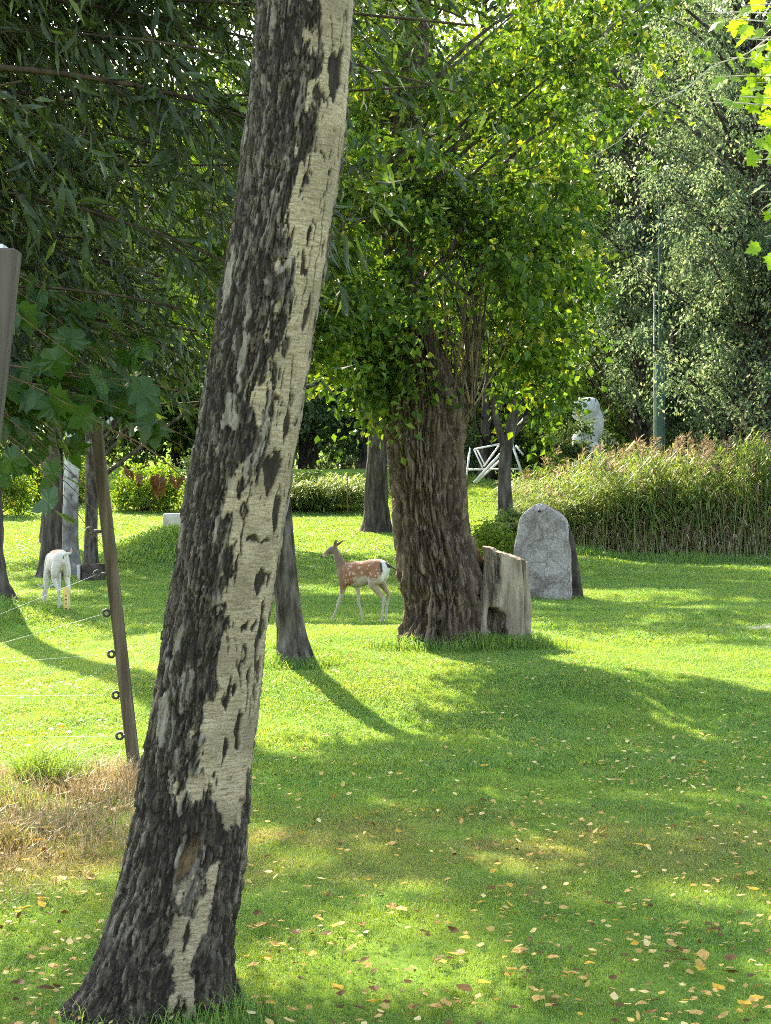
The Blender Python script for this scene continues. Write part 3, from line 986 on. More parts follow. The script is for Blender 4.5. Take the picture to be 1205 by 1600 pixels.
# --- the tall tree at the left edge: its trunk throws the broad shadow
def build_left():
    b = onground(-5.22, 20.0)
    x, y, z = b
    pts = [(x, y, z - .2), (x - .02, y, z + .4), (x - .06, y, z + 2), (x - .05, y, z + 4.5), (x, y, z + 7), (x + .1, y, z + 10.5), (x + .1, y, z + 14.5)]
    rg = np.random.default_rng(41)
    C = clusters_in(rg, (x - .2, y, z + 12.6), (3.4, 3.2, 3.4), 66, .35, z + 9.7)
    make_tree('shade_tree', 'dark trunk cut by the frame edge, shaded grassy mound at its foot', 'tree', b, pts, [.30, .27, .24, .22, .18, .11, .04], M['bark_dark'], C, .75, 14, 14, .10, M['big'],
              tpl_oval(.6), 13, limb=.07, flare=.8, flare_h=.4)


build_left()


# --- the pair of trunks behind the second deer
def build_pair():
    b = G(80, 903)
    d = b[1]
    sc = d / FPX
    pts = [P(76, 912, d), P(79, 880, d), P(82, 820, d), P(84, 760, d), P(85, 690, d), P(86, 600, d), P(84, 480, d), P(80, 300, d), P(70, 120, d)]
    rad = np.array([17, 16, 15, 14, 13, 12, 10, 7, 3]) * sc
    rg = np.random.default_rng(43)
    C = clusters_in(rg, P(60, 330, d), (3.2, 2.0, 3.1), 90, .3, 3.9)
    make_tree('park_tree', 'dark trunk of a close pair, standing right behind the deer seen from behind', 'tree', b, pts, rad, M['bark_dark'], C, .8, 13, 13, .13, M['big'], tpl_oval(.6), 15, limb=.06, flare=.7, flare_h=.4)
    b2 = G(112, 898)
    d2 = b2[1]
    sc = d2 / FPX
    pts = [P(112, 905, d2), P(111, 870, d2), P(110, 820, d2), P(111, 760, d2), P(113, 700, d2), P(116, 600, d2), P(122, 480, d2), P(130, 320, d2), P(140, 150, d2)]
    rad = np.array([14, 13, 13, 12, 11, 10, 8, 6, 3]) * sc
    C = clusters_in(rg, P(250, 330, d2), (3.3, 2.0, 3.1), 90, .3, 4.0)
    m, nt, out = mat_new('birch_pair_bark')
    tc = N(nt, 'ShaderNodeTexCoord')
    nz = N(nt, 'ShaderNodeTexNoise', i_Scale=7.0, i_Detail=6.0)
    mp = N(nt, 'ShaderNodeMapping')
    mp.inputs['Scale'].default_value = (1, 1, .8)
    nt.links.new(tc.outputs['Object'], mp.inputs[0])
    nt.links.new(mp.outputs[0], nz.inputs['Vector'])
    sx = N(nt, 'ShaderNodeSeparateXYZ')
    nt.links.new(tc.outputs['Object'], sx.inputs[0])
    mr = N(nt, 'ShaderNodeMapRange')
    mr.inputs['From Min'].default_value = 1.4
    mr.inputs['From Max'].default_value = 2.1
    nt.links.new(sx.outputs[2], mr.inputs['Value'])
    a = ramp(nt, nz.outputs[0], [(.3, (.06, .055, .05)), (.6, (.17, .16, .15)), (.75, (.32, .31, .30))])
    w = ramp(nt, nz.outputs[0], [(.36, (.08, .07, .07)), (.46, (.36, .35, .34)), (.8, (.50, .49, .48))])
    pb = N(nt, 'ShaderNodeBsdfPrincipled', i_Roughness=.8)
    nt.links.new(mixc(nt, mr.outputs[0], a, w), pb.inputs['Base Color'])
    nt.links.new(pb.outputs[0], out.inputs[0])
    make_tree('white_barked_birch', 'birch of a close pair, grey below and white above, behind the deer', 'tree', b2, pts, rad, m, C, .8, 13, 13, .12, M['light'], tpl_oval(.7), 17, limb=.05, flare=.6, flare_h=.4)
    b3 = onground(*P(142, 893, 31.5)[:2])
    d3 = b3[1]
    sc = d3 / FPX
    pts = [P(142, 900, d3), P(142, 860, d3), P(143, 800, d3), P(143, 720, d3), P(141, 620, d3), P(138, 480, d3), P(130, 300, d3)]
    C = clusters_in(rg, P(390, 330, d3), (2.3, 1.8, 2.9), 60, .3, 4.0)
    make_tree('smooth_barked_tree', 'smooth bluish grey trunk rising behind the dark square stone', 'tree', b3, pts, np.array([11, 10, 10, 9, 8, 7, 3]) * sc, M['bark_grey'], C, .8, 13, 13, .12, M['big'], tpl_oval(.6), 19, limb=.05)


build_pair()


def build_shaders():  # trees added to shade the lawn, their trunks set out of sight
    rg = np.random.default_rng(45)
    for (x, y, zc, r, rz, n, nm, lab, leaf, sd, rr) in [
            (-8.35, 38.5, 7.6, 3.4, 3.4, 110, 'park_tree', 'broad green tree added for its shade, its trunk hidden by the close pair', 'big', 46, .26),
            (-3.6, 39.5, 7.8, 3.2, 3.3, 110, 'park_tree', 'broad pale tree added for its shade, whose trunk the leaning birch hides', 'light', 47, .24),
            (.75, 29.0, 8.4, 2.9, 2.9, 62, 'park_tree', 'loose green crown added for its shade just behind the old tree', 'light', 48, .20)]:
        b = onground(x, y)
        z = b[2]
        pts = [(x, y, z - .2), (x, y, z + 1), (x + .05, y, z + 3), (x, y, z + 6), (x, y, z + 9.5)]
        C = clusters_in(rg, (x, y, z + zc), (r, r * .8, rz), n, .35, z + 4.2)
        make_tree(nm, lab, 'tree', b, pts, [rr * 1.2, rr, rr * .85, rr * .6, rr * .2], M['bark_dark'], C, .85, 13, 14, .14, M[leaf], tpl_oval(.6), sd, limb=.05)


build_shaders()


# --- mid-distance trees
def build_mid():
    # broad dark trunk behind the doe
    b = G(590, 833)
    d = b[1]
    s = d / FPX
    pts = [P(590, 842, d), P(589, 815, d), P(588, 770, d), P(589, 720, d), P(591, 660, d), P(594, 580, d), P(600, 460, d), P(610, 280, d), P(620, 80, d), P(625, -120, d)]
    rg = np.random.default_rng(51)
    C = clusters_in(rg, P(640, 260, d), (4.0, 3.5, 4.2), 130, .35, 5.0)
    make_tree('wide_trunked_tree', 'wide dark trunk on the sunlit grass between the doe and the old tree', 'tree', b, pts, np.array([20, 18.5, 17.5, 16.5, 16, 15, 13, 10, 6, 3]) * s, M['bark_dark'], C, 1.0, 14, 16, .17,
              M['big'], tpl_oval(.6), 23, limb=.10, flare=.6, flare_h=.7)
    # forked small tree in front of the white frame
    d = 33.0
    b = onground(P(792, 800, d)[0], d)
    s = d / FPX
    pts = [b - [0, 0, .2], P(790, 790, d), P(788, 750, d), P(790, 710, d), P(796, 680, d), P(806, 640, d), P(812, 580, d), P(816, 500, d), P(822, 380, d), P(826, 250, d)]
    C = np.concatenate([clusters_in(rg, P(830, 480, d), (1.5, 1.4, 2.1), 60, .3, 3.2), clusters_in(rg, P(790, 250, d), (2.2, 2, 2.2), 70, .3), clusters_in(rg, P(850, 600, d + .5), (.9, .9, .6), 20, .3, 3.0)])
    root, _ = make_tree('forked_tree', 'small forked tree at the near end of the reeds, before the white frame', 'tree', b, pts, np.array([14, 12, 10.5, 10, 9, 8, 7, 5, 3, 2]) * s, M['bark_dark'], C, .62, 14, 14, .11,
                        M['big'], tpl_oval(.6), 29, limb=.06, flare=.4)
    g = Geo()
    g.add(*tube(curve(P(791, 702, d), P(770, 600, d), [-.15, 0, 0]), np.linspace(.1, .05, 7), 9))
    obj('fork', g.mesh('fork', M['bark_dark']), root)
    # hanging grey-green tree behind the reeds
    for (px, py, dd, top, rx, n, nm, lab, leaf, sd) in [
            (1175, 650, 41.6, 20, 3.6, 190, 'weeping_tree', 'tall grey green weeping tree hanging over the reeds', 'grey', 61),
            (1000, 680, 50.0, -20, 3.6, 180, 'overhanging_tree', 'dark grey green tree standing behind the green lamp post', 'grey', 62),
            (935, 690, 56.0, 160, 3.4, 150, 'park_tree', 'pale green tree behind the white sculpture', 'light', 63),
            (760, 700, 64.0, 130, 4.2, 150, 'park_tree', 'yellowish green tree behind the white climbing frame', 'light', 64)]:
        b = onground(P(px, py, dd)[0], dd)
        x, y, z = b
        h = P(px, top - 260, dd)[2]
        pts = [(x, y, z - .3), (x, y, z + 1), (x + .1, y, z + 3), (x, y, z + h * .45), (x - .1, y, z + h * .7), (x, y, z + h * .9)]
        C = np.concatenate([clusters_in(rg, (x, y, z + h * .58), (rx, rx, h * .42), n, .3, z + (3.6 if nm == 'weeping_tree' else 2.4)), clusters_in(rg, (x, y - .6 * rx, z + h * .3), (rx, rx * .5, h * .2), n // 4, .3, z + (3.4 if nm == 'weeping_tree' else 2.2))])
        make_tree(nm, lab, 'tree', b, pts, [.36, .30, .26, .2, .13, .05], M['bark_dark'], C, 1.0, 13, 20 if leaf == 'grey' else 16, .11 if leaf == 'grey' else .14, M[leaf], tpl_oval(.55), sd, limb=.07, droop=.9 if leaf == 'grey' else .4, flat=.8)
    # ivy-clad trunk near the lamp post
    d = 45.0
    b = onground(P(1048, 700, d)[0], d)
    x, y, z = b
    rg = np.random.default_rng(66)
    C = np.concatenate([clusters_in(rg, (x, y, z + 2.3), (.95, .9, 1.9), 60, .5, z + .2), clusters_in(rg, (x + .1, y, z + 4.9), (.6, .6, 1.5), 30, .5)])
    make_tree('ivy_clad_tree', 'dark ivy clad trunk standing behind the green lamp post', 'tree', b, [(x, y, z - .2), (x, y, z + 1.5), (x + .05, y, z + 4), (x + .1, y, z + 6.5)], [.30, .26, .2, .1], M['bark_dark'], C, .5, 14, 14, .10,
              M['dark'], tpl_oval(.8), 67, limb=.04)


build_mid()


# --- far belt of trees, five crowns shared between them
def build_belt():
    rg = np.random.default_rng(71)
    protos = []
    for q, (leaf, n, hh, rx) in enumerate([('big', 150, 15.0, 4.2), ('dark', 150, 14.0, 4.0), ('light', 150, 14.5, 4.0), ('grey', 150, 16.0, 3.8), ('big', 110, 9.0, 3.4)]):
        C = np.concatenate([clusters_in(rg, (0, 0, hh * .58), (rx, rx, hh * .42), n, .5, 1.2), clusters_in(rg, (0, 0, hh * .25), (rx * .9, rx * .9, hh * .2), n // 3, .5, .6)])
        V, F = foliage(rg, C, 1.15, 12, 15, .24, tpl_oval(.6), .35)
        cm = mesh_of('crown', V, None, F, M[leaf], smooth=False)
        tm, tp = trunk_mesh([(0, 0, -.5), (0, 0, 1), (.1, 0, 4), (0, .1, 8), (0, 0, hh * .9)], [.42, .36, .3, .2, .05], M['bark_dark'], 16, 30, .06, 4, .4, .5, q, 'trunk')
        g = Geo()
        limb_tubes(g, rg, tp[6:], C, .10, 4, 3)
        protos.append((cm, tm, g.mesh('branches', M['bark_dark'])))
    spots = [(-24, 84, 0, 1.55, 'behind the pair of trunks'), (-16.5, 86, 2, 1.5, 'tall and pale, behind the fence post'), (-9.5, 84, 0, 1.5, 'tall, far behind the leaning birch'), (-4.4, 88, 3, 1.5, 'grey green, beyond the tall grass'),
             (-1.0, 78, 1, 1.0, 'dark, straight behind the wide trunk'), (3.6, 76, 2, 1.15, 'pale, behind the old tree'), (7.4, 72, 0, 1.2, 'green, above the white frame'), (12.0, 76, 3, 1.75, 'grey green, behind the sculpture'),
             (14.0, 64, 3, 1.3, 'grey green, behind the ivy clad trunk'), (18.0, 58, 2, 1.25, 'pale, at the end of the reeds'), (24.0, 58, 3, 1.1, 'grey green, past the frame edge'),
             (9.6, 62, 2, 1.3, 'pale green, left of the lamp post'), (19.5, 76, 3, 1.35, 'tall and green, over the reed plumes'), (1.0, 92, 0, 1.45, 'tall, deep in the gap behind the doe'),
             (-13, 98, 1, 1.8, 'dark, deep behind the birch'), (-29, 96, 1, 1.5, 'dark, at the far corner of the lawn'), (11.0, 94, 3, 1.3, 'grey green, deep behind the reeds')]
    for k, (x, y, q, s, where) in enumerate(spots):
        b = onground(x, y)
        root = empty('park_tree', b, 'far park tree, ' + where, 'tree')
        for nm, me in (('crown', protos[q][0]), ('trunk', protos[q][1]), ('branches', protos[q][2])):
            o = bpy.data.objects.new(nm, me)
            COL.objects.link(o)
            o.parent = root
            if nm == 'crown':
                o['kind'] = 'stuff'
        root.rotation_euler = (0, 0, rg.uniform(0, 6.28))
        root.scale = (s * rg.uniform(.92, 1.1), s * rg.uniform(.92, 1.1), s)
    # the wood behind everything reads as one mass
    n = 230
    X = np.linspace(-75, 75, n) + rg.normal(size=n) * 1.5
    Y = 108 + rg.normal(size=n) * 5 + np.abs(X) * -.15
    C = []
    for x, y in zip(X, Y):
        hgt = 12 + 5 * math.sin(x * .21) + rg.normal() * 2.0
        if x > 9:
            hgt *= .6
        zz = rg.uniform(.5, hgt, 4)
        C += [[x + rg.normal(), y + rg.normal(), float(H(x, y)) + z_] for z_ in zz]
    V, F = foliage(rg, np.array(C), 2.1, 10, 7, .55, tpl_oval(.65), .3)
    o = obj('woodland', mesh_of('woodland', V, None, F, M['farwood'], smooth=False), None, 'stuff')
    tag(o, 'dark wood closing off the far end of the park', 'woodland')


build_belt()


# ---------------------------------------------------------------- shrubs along the far edge of the lawn
def build_shrubs():
    rg = np.random.default_rng(81)
    for (px, py, d, rx, rz, leaf, size, lab) in [
            (228, 792, 52, 1.25, .95, 'light', .12, 'pale sunlit bush behind the hanging rusty leaves'),
            (330, 800, 55, 1.4, 1.3, 'dark', .12, 'dark low bush behind the leaning birch'),
            (480, 800, 52, 1.0, .9, 'dark', .10, 'dark bush at the far lawn edge between birch and wide trunk'),
            (70, 798, 55, 2.2, 1.2, 'big', .12, 'green bush at the far lawn edge behind the pair of trunks'),
            (-10, 800, 50, 1.4, 1.3, 'light', .12, 'pale bush at the far lawn edge beside the cut off trunk'),
            (766, 845, 31, .62, .62, 'light', .07, 'light green shrub beside the old tree, near end of the reeds'),
            (800, 840, 32.0, .6, .72, 'reed', .12, 'low reedy bush hiding the foot of the forked tree'),
            (905, 690, 60, 2.0, 1.5, 'light', .14, 'light bush behind the white sculpture'),
            (889, 690, 44.7, .62, 2.75, 'dark', .11, 'dark bush leaning over the white sculpture'),
            (1150, 690, 54, 2.4, 2.0, 'light', .14, 'light green bush rising behind the reed plumes'),
            (735, 760, 66, 2.6, 1.5, 'dark', .13, 'dark bush behind the white climbing frame')]:
        b = onground(P(px, py, d)[0], d)
        root = empty('bush', b, lab, 'bush')
        C = clusters_in(rg, b + [0, 0, rz * .75], (rx, rx * .8, rz * .8), int(26 * rx + 14), .3, b[2] + .1)
        g = Geo()
        for c in C[::2]:
            g.add(*tube(curve(b + rg.normal(size=3) * [.1, .1, 0], c, [0, 0, .2], 5), np.linspace(.022, .006, 5), 4))
        obj('stems', g.mesh('stems', M['twig']), root)
        V, F = foliage(rg, C, .5 * max(rx, .7), 12, 12, size, tpl_oval(.5), .25)
        obj('foliage', mesh_of('foliage', V, None, F, M[leaf], smooth=False), root, 'stuff')


build_shrubs()


# ---------------------------------------------------------------- reed bed
def reed_leaves(rg, roots, h0, h1, n_leaf, leaf_len, width):
    Vs, Fs, n = [], [], 0
    k = len(roots)
    hh = rg.uniform(h0, h1, k)
    lean = rg.normal(size=(k, 2)) * .14
    t = rg.uniform(.08, .97, (k, n_leaf)) ** .75
    a = rg.uniform(0, 2 * math.pi, (k, n_leaf))
    base = np.stack([roots[:, None, 0] + lean[:, None, 0] * (t * hh[:, None]), roots[:, None, 1] + lean[:, None, 1] * (t * hh[:, None]), roots[:, None, 2] + t * hh[:, None]], -1).reshape(-1, 3)
    d = np.stack([np.cos(a), np.sin(a)], -1).reshape(-1, 2)
    L = (leaf_len * rg.uniform(.6, 1.3, k * n_leaf))[:, None]
    up, dr = rg.uniform(.25, .9, (k * n_leaf, 1)), rg.uniform(.0, .9, (k * n_leaf, 1))
    side = np.stack([-d[:, 1], d[:, 0], 0 * d[:, 0]], -1) * width
    d3 = np.concatenate([d, 0 * d[:, :1]], 1)
    zz = np.array([0, 0, 1.0])
    p0 = base
    p1 = base + d3 * L * .45 + zz * (L * up * .55)
    p2 = base + d3 * L * .95 + zz * (L * (up * .55 - dr * .5))
    V = np.stack([p0 - side * .4, p0 + side * .4, p1 - side, p1 + side, p2], 1)
    m = len(V)
    o = (np.arange(m) * 5)[:, None]
    T = np.concatenate([o + np.array([[0, 1, 3]]), o + np.array([[0, 3, 2]]), o + np.array([[2, 3, 4]])])
    return V.reshape(-1, 3), T, hh, lean, t.reshape(-1)


def build_reeds():
    rg = np.random.default_rng(91)
    n = 3500
    yy = 37.2 + rg.random(n) ** 1.6 * 8.5
    u = rg.random(n)
    x0 = np.interp(yy, [36, 37.5, 41, 47], [3.9, 3.6, 3.4, 3.4])
    xx = x0 + u * (15.5 - x0)
    front = 37.2 + (fbm(xx * .6, xx * 0, 0, 3, 4) - .5) * 1.3
    yy = np.maximum(yy, front + rg.random(n) * .5)
    rt = np.stack([xx, yy, H(xx, yy) - .03], -1)
    edge = ss(0, 2.6, xx - x0)
    hs = (.55 + .45 * edge) * (.74 + .42 * fbm(xx * .55, yy * .4, 0, 3, 6)) * (1 + .30 * ss(4.5, 11, xx))
    root = empty('reed_bed', (7.5, 38, 0), 'dense stand of tall green reeds with tan plumes behind the lawn', 'reeds')
    root['kind'] = 'stuff'
    for nm, sel, h0, h1, nl, ll, w, mt in (('dry_reeds', rg.random(n) < .50, .75, 1.7, 9, .42, .016, 'dryreed'), ('green_reeds', rg.random(n) < .85, 1.45, 2.6, 13, .55, .020, 'reed')):
        r_ = rt[sel]
        V, T, hh, lean, t = reed_leaves(rg, r_, h0, h1, nl, ll, w)
        k = len(r_)
        sc = np.repeat(hs[sel], nl * 5)
        zb = np.repeat(r_[:, 2], nl * 5)
        V[:, 2] = zb + (V[:, 2] - zb) * sc
        g = Geo()
        if nm == 'green_reeds':
            keep = np.repeat(t > .32, 3 * 0 + 1)
            kk = np.where(t > .40)[0]
            m_ = len(t)
            T3 = T.reshape(3, m_, 3)[:, kk].reshape(-1, 3)
            g.add(V, None, T3)
        else:
            g.add(V, None, T)
        hh2 = hh * hs[sel]
        sw = .007
        a0 = r_ + [-sw, 0, 0]
        a1 = r_ + [sw, 0, 0]
        tp = r_ + np.stack([lean[:, 0] * hh2, lean[:, 1] * hh2, hh2], -1)
        SV = np.stack([a0, a1, tp + [sw * .6, 0, 0], tp - [sw * .6, 0, 0]], 1).reshape(-1, 3)
        g.add(SV, (np.arange(k) * 4)[:, None] + np.array([[0, 1, 2, 3]]))
        obj(nm, g.mesh(nm, M[mt], False), root, 'stuff')
        if nm == 'green_reeds':
            pk = rg.random(k) < (.12 + .5 * ss(4.0, 8.5, r_[:, 0])) * (.4 + .6 * (r_[:, 1] > 38.5))
            tops = tp[pk]
            m_ = len(tops)
            per = 13
            O = np.repeat(tops, per, 0)
            q = rg.random((m_ * per, 1))
            O = O + q * np.array([.03, 0, .30]) + rg.normal(size=O.shape) * .012
            D = rg.normal(size=O.shape) * [.45, .45, .25] + [.45, 0, .55]
            V, F = put(tpl_oval(.16, .03, .25), O, D, rg.normal(size=O.shape), rg.uniform(.12, .24, len(O)) * (1.2 - .6 * q[:, 0]))
            obj('plumes', mesh_of('plumes', V, None, F, M['plume'], smooth=False), root, 'stuff')
    # tall grass at the far left edge of the lawn
    k = 900
    xx = rg.uniform(-4.6, -.7, k)
    yy = 50.5 + rg.random(k) * 3.5
    rt = np.stack([xx, yy, H(xx, yy)], -1)
    V, T, hh, lean, t = reed_leaves(rg, rt, .7, 1.1, 9, .5, .02)
    o = obj('tall_grass', mesh_of('tall_grass', V, None, T, M['reed'], smooth=False), None, 'stuff')
    tag(o, 'band of tall green grass beyond the sunlit lawn', 'grass')


build_reeds()


# ---------------------------------------------------------------- near willow, its twigs hanging in from the left
def place_leaves(parent, name, meshes, O, D, Nn, S):
    D = unit(D)
    X = unit(np.cross(D, Nn))
    Z = np.cross(X, D)
    inv = Matrix.Translation(-parent.location)
    for k in range(len(O)):
        o = bpy.data.objects.new(name, meshes[k % len(meshes)])
        COL.objects.link(o)
        o.parent = parent
        o.matrix_parent_inverse = inv
        s = float(S[k])
        o.matrix_basis = Matrix(((X[k][0] * s, D[k][0] * s, Z[k][0] * s, O[k][0]), (X[k][1] * s, D[k][1] * s, Z[k][1] * s, O[k][1]),
                                 (X[k][2] * s, D[k][2] * s, Z[k][2] * s, O[k][2]), (0, 0, 0, 1)))


def build_willow():
    rg = np.random.default_rng(101)
    b = onground(-3.7, 7.2)
    root = empty('willow_tree', b, 'willow with long narrow dark leaves hanging in from above the fence', 'tree')
    pts = [b - [0, 0, .2], b + [0, 0, .8], b + [.05, 0, 2.0], b + [.2, .05, 3.2], b + [.2, .1, 4.6], b + [.1, .1, 6.0]]
    tm, tp = trunk_mesh(pts, [.24, .21, .19, .16, .12, .05], M['bark_dark'], 24, 60, .07, 5, .5, .4, 9, 'trunk', .12)
    obj('trunk', tm, root)
    gb = Geo()
    gt = Geo()
    LX, LY = [-400, 0, 120, 200, 330, 420, 540, 600, 760, 900, 1000], [760, 700, 640, 630, 610, 600, 560, 420, 350, 240, 0]
    O, D = [], []
    ends = []
    for q in range(46):                                     # limbs fanning out to the right
        z0 = rg.uniform(2.3, 5.0)
        k = int(np.argmin(np.abs(tp[:, 2] - z0)))
        e = np.array([rg.uniform(-1.75, -.25), rg.uniform(5.5, 8.6), z0 - rg.uniform(-.15, .45)])
        ends.append((tp[k], e, .006))
    for q in range(10):                                     # a few reach past the birch
        z0 = rg.uniform(3.6, 4.9)
        k = int(np.argmin(np.abs(tp[:, 2] - z0)))
        ends.append((tp[k], np.array([rg.uniform(-.15, .35), rg.uniform(5.7, 7.2), z0 - rg.uniform(.1, .7)]), .011))
    for q in range(34):
        k = int(np.argmin(np.abs(tp[:, 2] - rg.uniform(4.4, 5.7))))
        ends.append((tp[k], np.array([rg.uniform(-2.0, -.1), rg.uniform(5.7, 9.0), rg.uniform(3.9, 4.9)]), .006))
    ends.append((P(-120, 100, 6.2), P(420, 200, 6.0), .016))
    for a, e, r0 in ends:
        L = np.linalg.norm(e - a)
        p = curve(a, e, np.array([0, 0, L * .10]) + rg.normal(size=3) * L * .11, 10)
        gb.add(*tube(p, np.linspace(r0, .005, 10), 6))
        nt_ = 29 if e[0] < -.2 else 12
        for w in range(nt_):
            t = rg.uniform(.30, 1.0)
            st = p[min(9, int(t * 9))] + rg.normal(size=3) * .02
            Lt = rg.uniform(.35, .95)
            dr = unit(np.array([rg.uniform(.15, 1.0), rg.uniform(-.5, .5), rg.uniform(-.9, -.05)]))
            tt = np.linspace(0, 1, 8)[:, None]
            tw = st + dr * tt * Lt + np.array([0, 0, -1.0]) * (tt ** 2) * Lt * rg.uniform(.15, .55)
            sx_, sy_ = screen(tw)
            keep = int(np.argmax(sy_ > np.interp(sx_, LX, LY) - 15)) if (sy_ > np.interp(sx_, LX, LY) - 15).any() else 8
            if keep > 1:
                gt.add(*tube(tw[:keep], np.linspace(.0032, .0012, 8)[:keep], 3, False))
            nl = int(Lt * 25)
            s = (np.arange(nl) + rg.random(nl)) / nl * 7 * .98
            i0 = np.minimum(s.astype(int), 6)
            pos = tw[i0] + (tw[i0 + 1] - tw[i0]) * (s - i0)[:, None]
            tg = unit(tw[i0 + 1] - tw[i0])
            sd = rg.normal(size=(nl, 3))
            O.append(pos)
            D.append(tg * .75 + sd * .55 + [.08, 0, -.25])
    O, D = np.concatenate(O), np.concatenate(D)
    px, py = screen(O)
    n = len(O)
    # keep the curtain's lower edge where the lawn opens up
    lim = np.interp(px, LX, LY) + rg.normal(size=n) * 26
    ok = (py < lim) & (O[:, 1] > 5.42)
    O, D = O[ok], D[ok]
    n = len(O)
    Nn = rg.normal(size=(n, 3)) + [0, -.2, .35]
    S = rg.uniform(.085, .150, n)
    px, py = screen(O)
    tpl = tpl_lance(.155)
    inb = (px > 5) & (px < 900) & (py > 5) & (py < 690)
    le, re = np.interp(py, BE[:, 0], BE[:, 1]), np.interp(py, BE[:, 0], BE[:, 2])
    score = np.where(inb & ((px < le - 15) | (px > re + 15)), S / O[:, 1], 0)
    pick = np.argsort(-score)[:290]
    rest = np.ones(n, bool)
    rest[pick] = False
    V, F = put(tpl_lance_plain(.175), O[rest], D[rest], Nn[rest], S[rest])
    obj('branches', gb.mesh('branches', M['darktwig']), root)
    obj('twigs', gt.mesh('twigs', M['darktwig']), root, 'stuff')
    obj('crown', mesh_of('crown', V, None, F, M['willow'], smooth=False), root, 'stuff')
    ms = []
    for q in range(5):
        tv, tt = tpl_lance(.15 + .014 * q)
        tv = tv.copy()
        tv[:, 2] += -.08 * q * tv[:, 1] ** 2 + .05 * tv[:, 1]
        tv[:, 0] += .04 * (q - 2) * tv[:, 1] ** 2
        ms.append(mesh_of('leaf', tv, None, tt, M['willow'], smooth=False))
    place_leaves(root, 'leaf', ms, O[pick], D[pick], Nn[pick], S[pick])
    # outer crown above the frame
    C = clusters_in(rg, b + [.3, .3, 6.2], (2.2, 2.2, 1.5), 30, .3)
    V, F = foliage(rg, C, .8, 12, 16, .12, tpl_lance_plain(.15), .9)
    obj('upper_crown', mesh_of('upper_crown', V, None, F, M['willow'], smooth=False), root, 'stuff')


build_willow()


# ---------------------------------------------------------------- young maple by the fence post
def build_maple():
    rg = np.random.default_rng(111)
    d = 5.9
    b = onground(-2.35, 6.1)
    root = empty('young_maple', b, 'young maple with large dark drooping leaves hanging in front of the thin post', 'tree')
    g = Geo()
    stem = [b - [0, 0, .05], b + [0, 0, .6], b + [.02, 0, 1.1], b + [.05, 0, 1.6], b + [.1, 0, 2.0], b + [.12, 0, 2.25], b + [.15, 0, 2.5], b + [.15, 0, 2.8]]
    g.add(*tube(stem, np.linspace(.045, .015, 8), 10))
    obj('trunk', g.mesh('trunk', M['twig']), root)
    stem = np.array(stem)
    tw = [(5, (205, 655)), (5, (262, 668)), (5, (318, 690)), (6, (210, 610)), (6, (285, 600)), (4, (170, 690)), (4, (175, 735)), (3, (160, 790)), (3, (172, 830)), (2, (165, 870)), (2, (150, 890)), (5, (60, 690)), (4, (40, 745)),
          (4, (20, 800)), (5, (75, 630)), (6, (160, 590)), (6, (240, 560)), (7, (190, 520)), (6, (40, 600)), (4, (90, 770)), (5, (235, 640)), (5, (300, 650)), (6, (250, 620)), (6, (325, 630)), (5, (150, 650)), (5, (225, 690)), (6, (180, 570)), (6, (310, 570)), (5, (280, 690)), (4, (140, 760))]
    gb = Geo()
    O, D, S = [], [], []
    for k, (ex, ey) in tw:
        e = P(ex, ey, d + rg.uniform(-.35, .35))
        k = 5 if ey > 600 else 7
        p = curve(stem[k], e, [0, 0, .14 + max(0, ey - 640) * .0012], 8)
        gb.add(*tube(p + np.stack([np.sin(np.linspace(0, 5, 8) + ex) * .02, np.cos(np.linspace(0, 4, 8) + ey) * .03, np.sin(np.linspace(0, 6, 8) + ey) * .02], -1), np.linspace(.0035, .0013, 8), 5))
        nl = 4 if ey > 740 else 8
        for q in range(nl):
            t = .45 + .55 * (q + rg.random()) / nl
            i = min(6, int(t * 7))
            O.append(p[i] + rg.normal(size=3) * .015)
            D.append(np.array([rg.normal() * .7, rg.normal() * .7, -.75]))
            S.append(rg.uniform(.085, .145))
    obj('branches', gb.mesh('branches', M['redtwig']), root)
    ms = [mesh_of('leaf', *(lambda t: (t[0], None, t[1]))(tpl_maple(s)), M['maple'], smooth=False) for s in (.05, .3, .6, -.15)]
    O, D, S = np.array(O), np.array(D), np.array(S)
    place_leaves(root, 'leaf', ms, O, D, rg.normal(size=O.shape) * .8 + [0, -.9, .5], S)
    # withered twig of rusty leaves
    g = Geo()
    tp = curve(P(120, 660, d), P(292, 752, d - .1), [0, 0, .10], 9)
    g.add(*tube(tp, np.linspace(.005, .002, 9), 5))
    obj('withered_twig', g.mesh('withered_twig', M['redtwig']), root)
    O, D, S = [], [], []
    for (x, y, s) in [(192, 738, .10), (216, 748, .13), (236, 752, .17), (240, 750, .14), (258, 750, .15), (250, 748, .12), (276, 752, .11), (284, 750, .08), (206, 742, .08), (268, 748, .10)]:
        s *= .6
        O.append(P(x, y - 6, d - .05 + rg.uniform(-.06, .06)))
        D.append([rg.normal() * .18, rg.normal() * .18, -1])
        S.append(s)
    rm = [mesh_of('withered_leaf', *(lambda t: (t[0] * [.36, .95, .8], None, t[1]))(tpl_maple(s)), M['rust'], smooth=False) for s in (.9, 1.3, -.8)]
    place_leaves(root, 'withered_leaf', rm, np.array(O), np.array(D), rg.normal(size=(len(O), 3)) * .5 + [0, -1, 0], np.array(S))


build_maple()


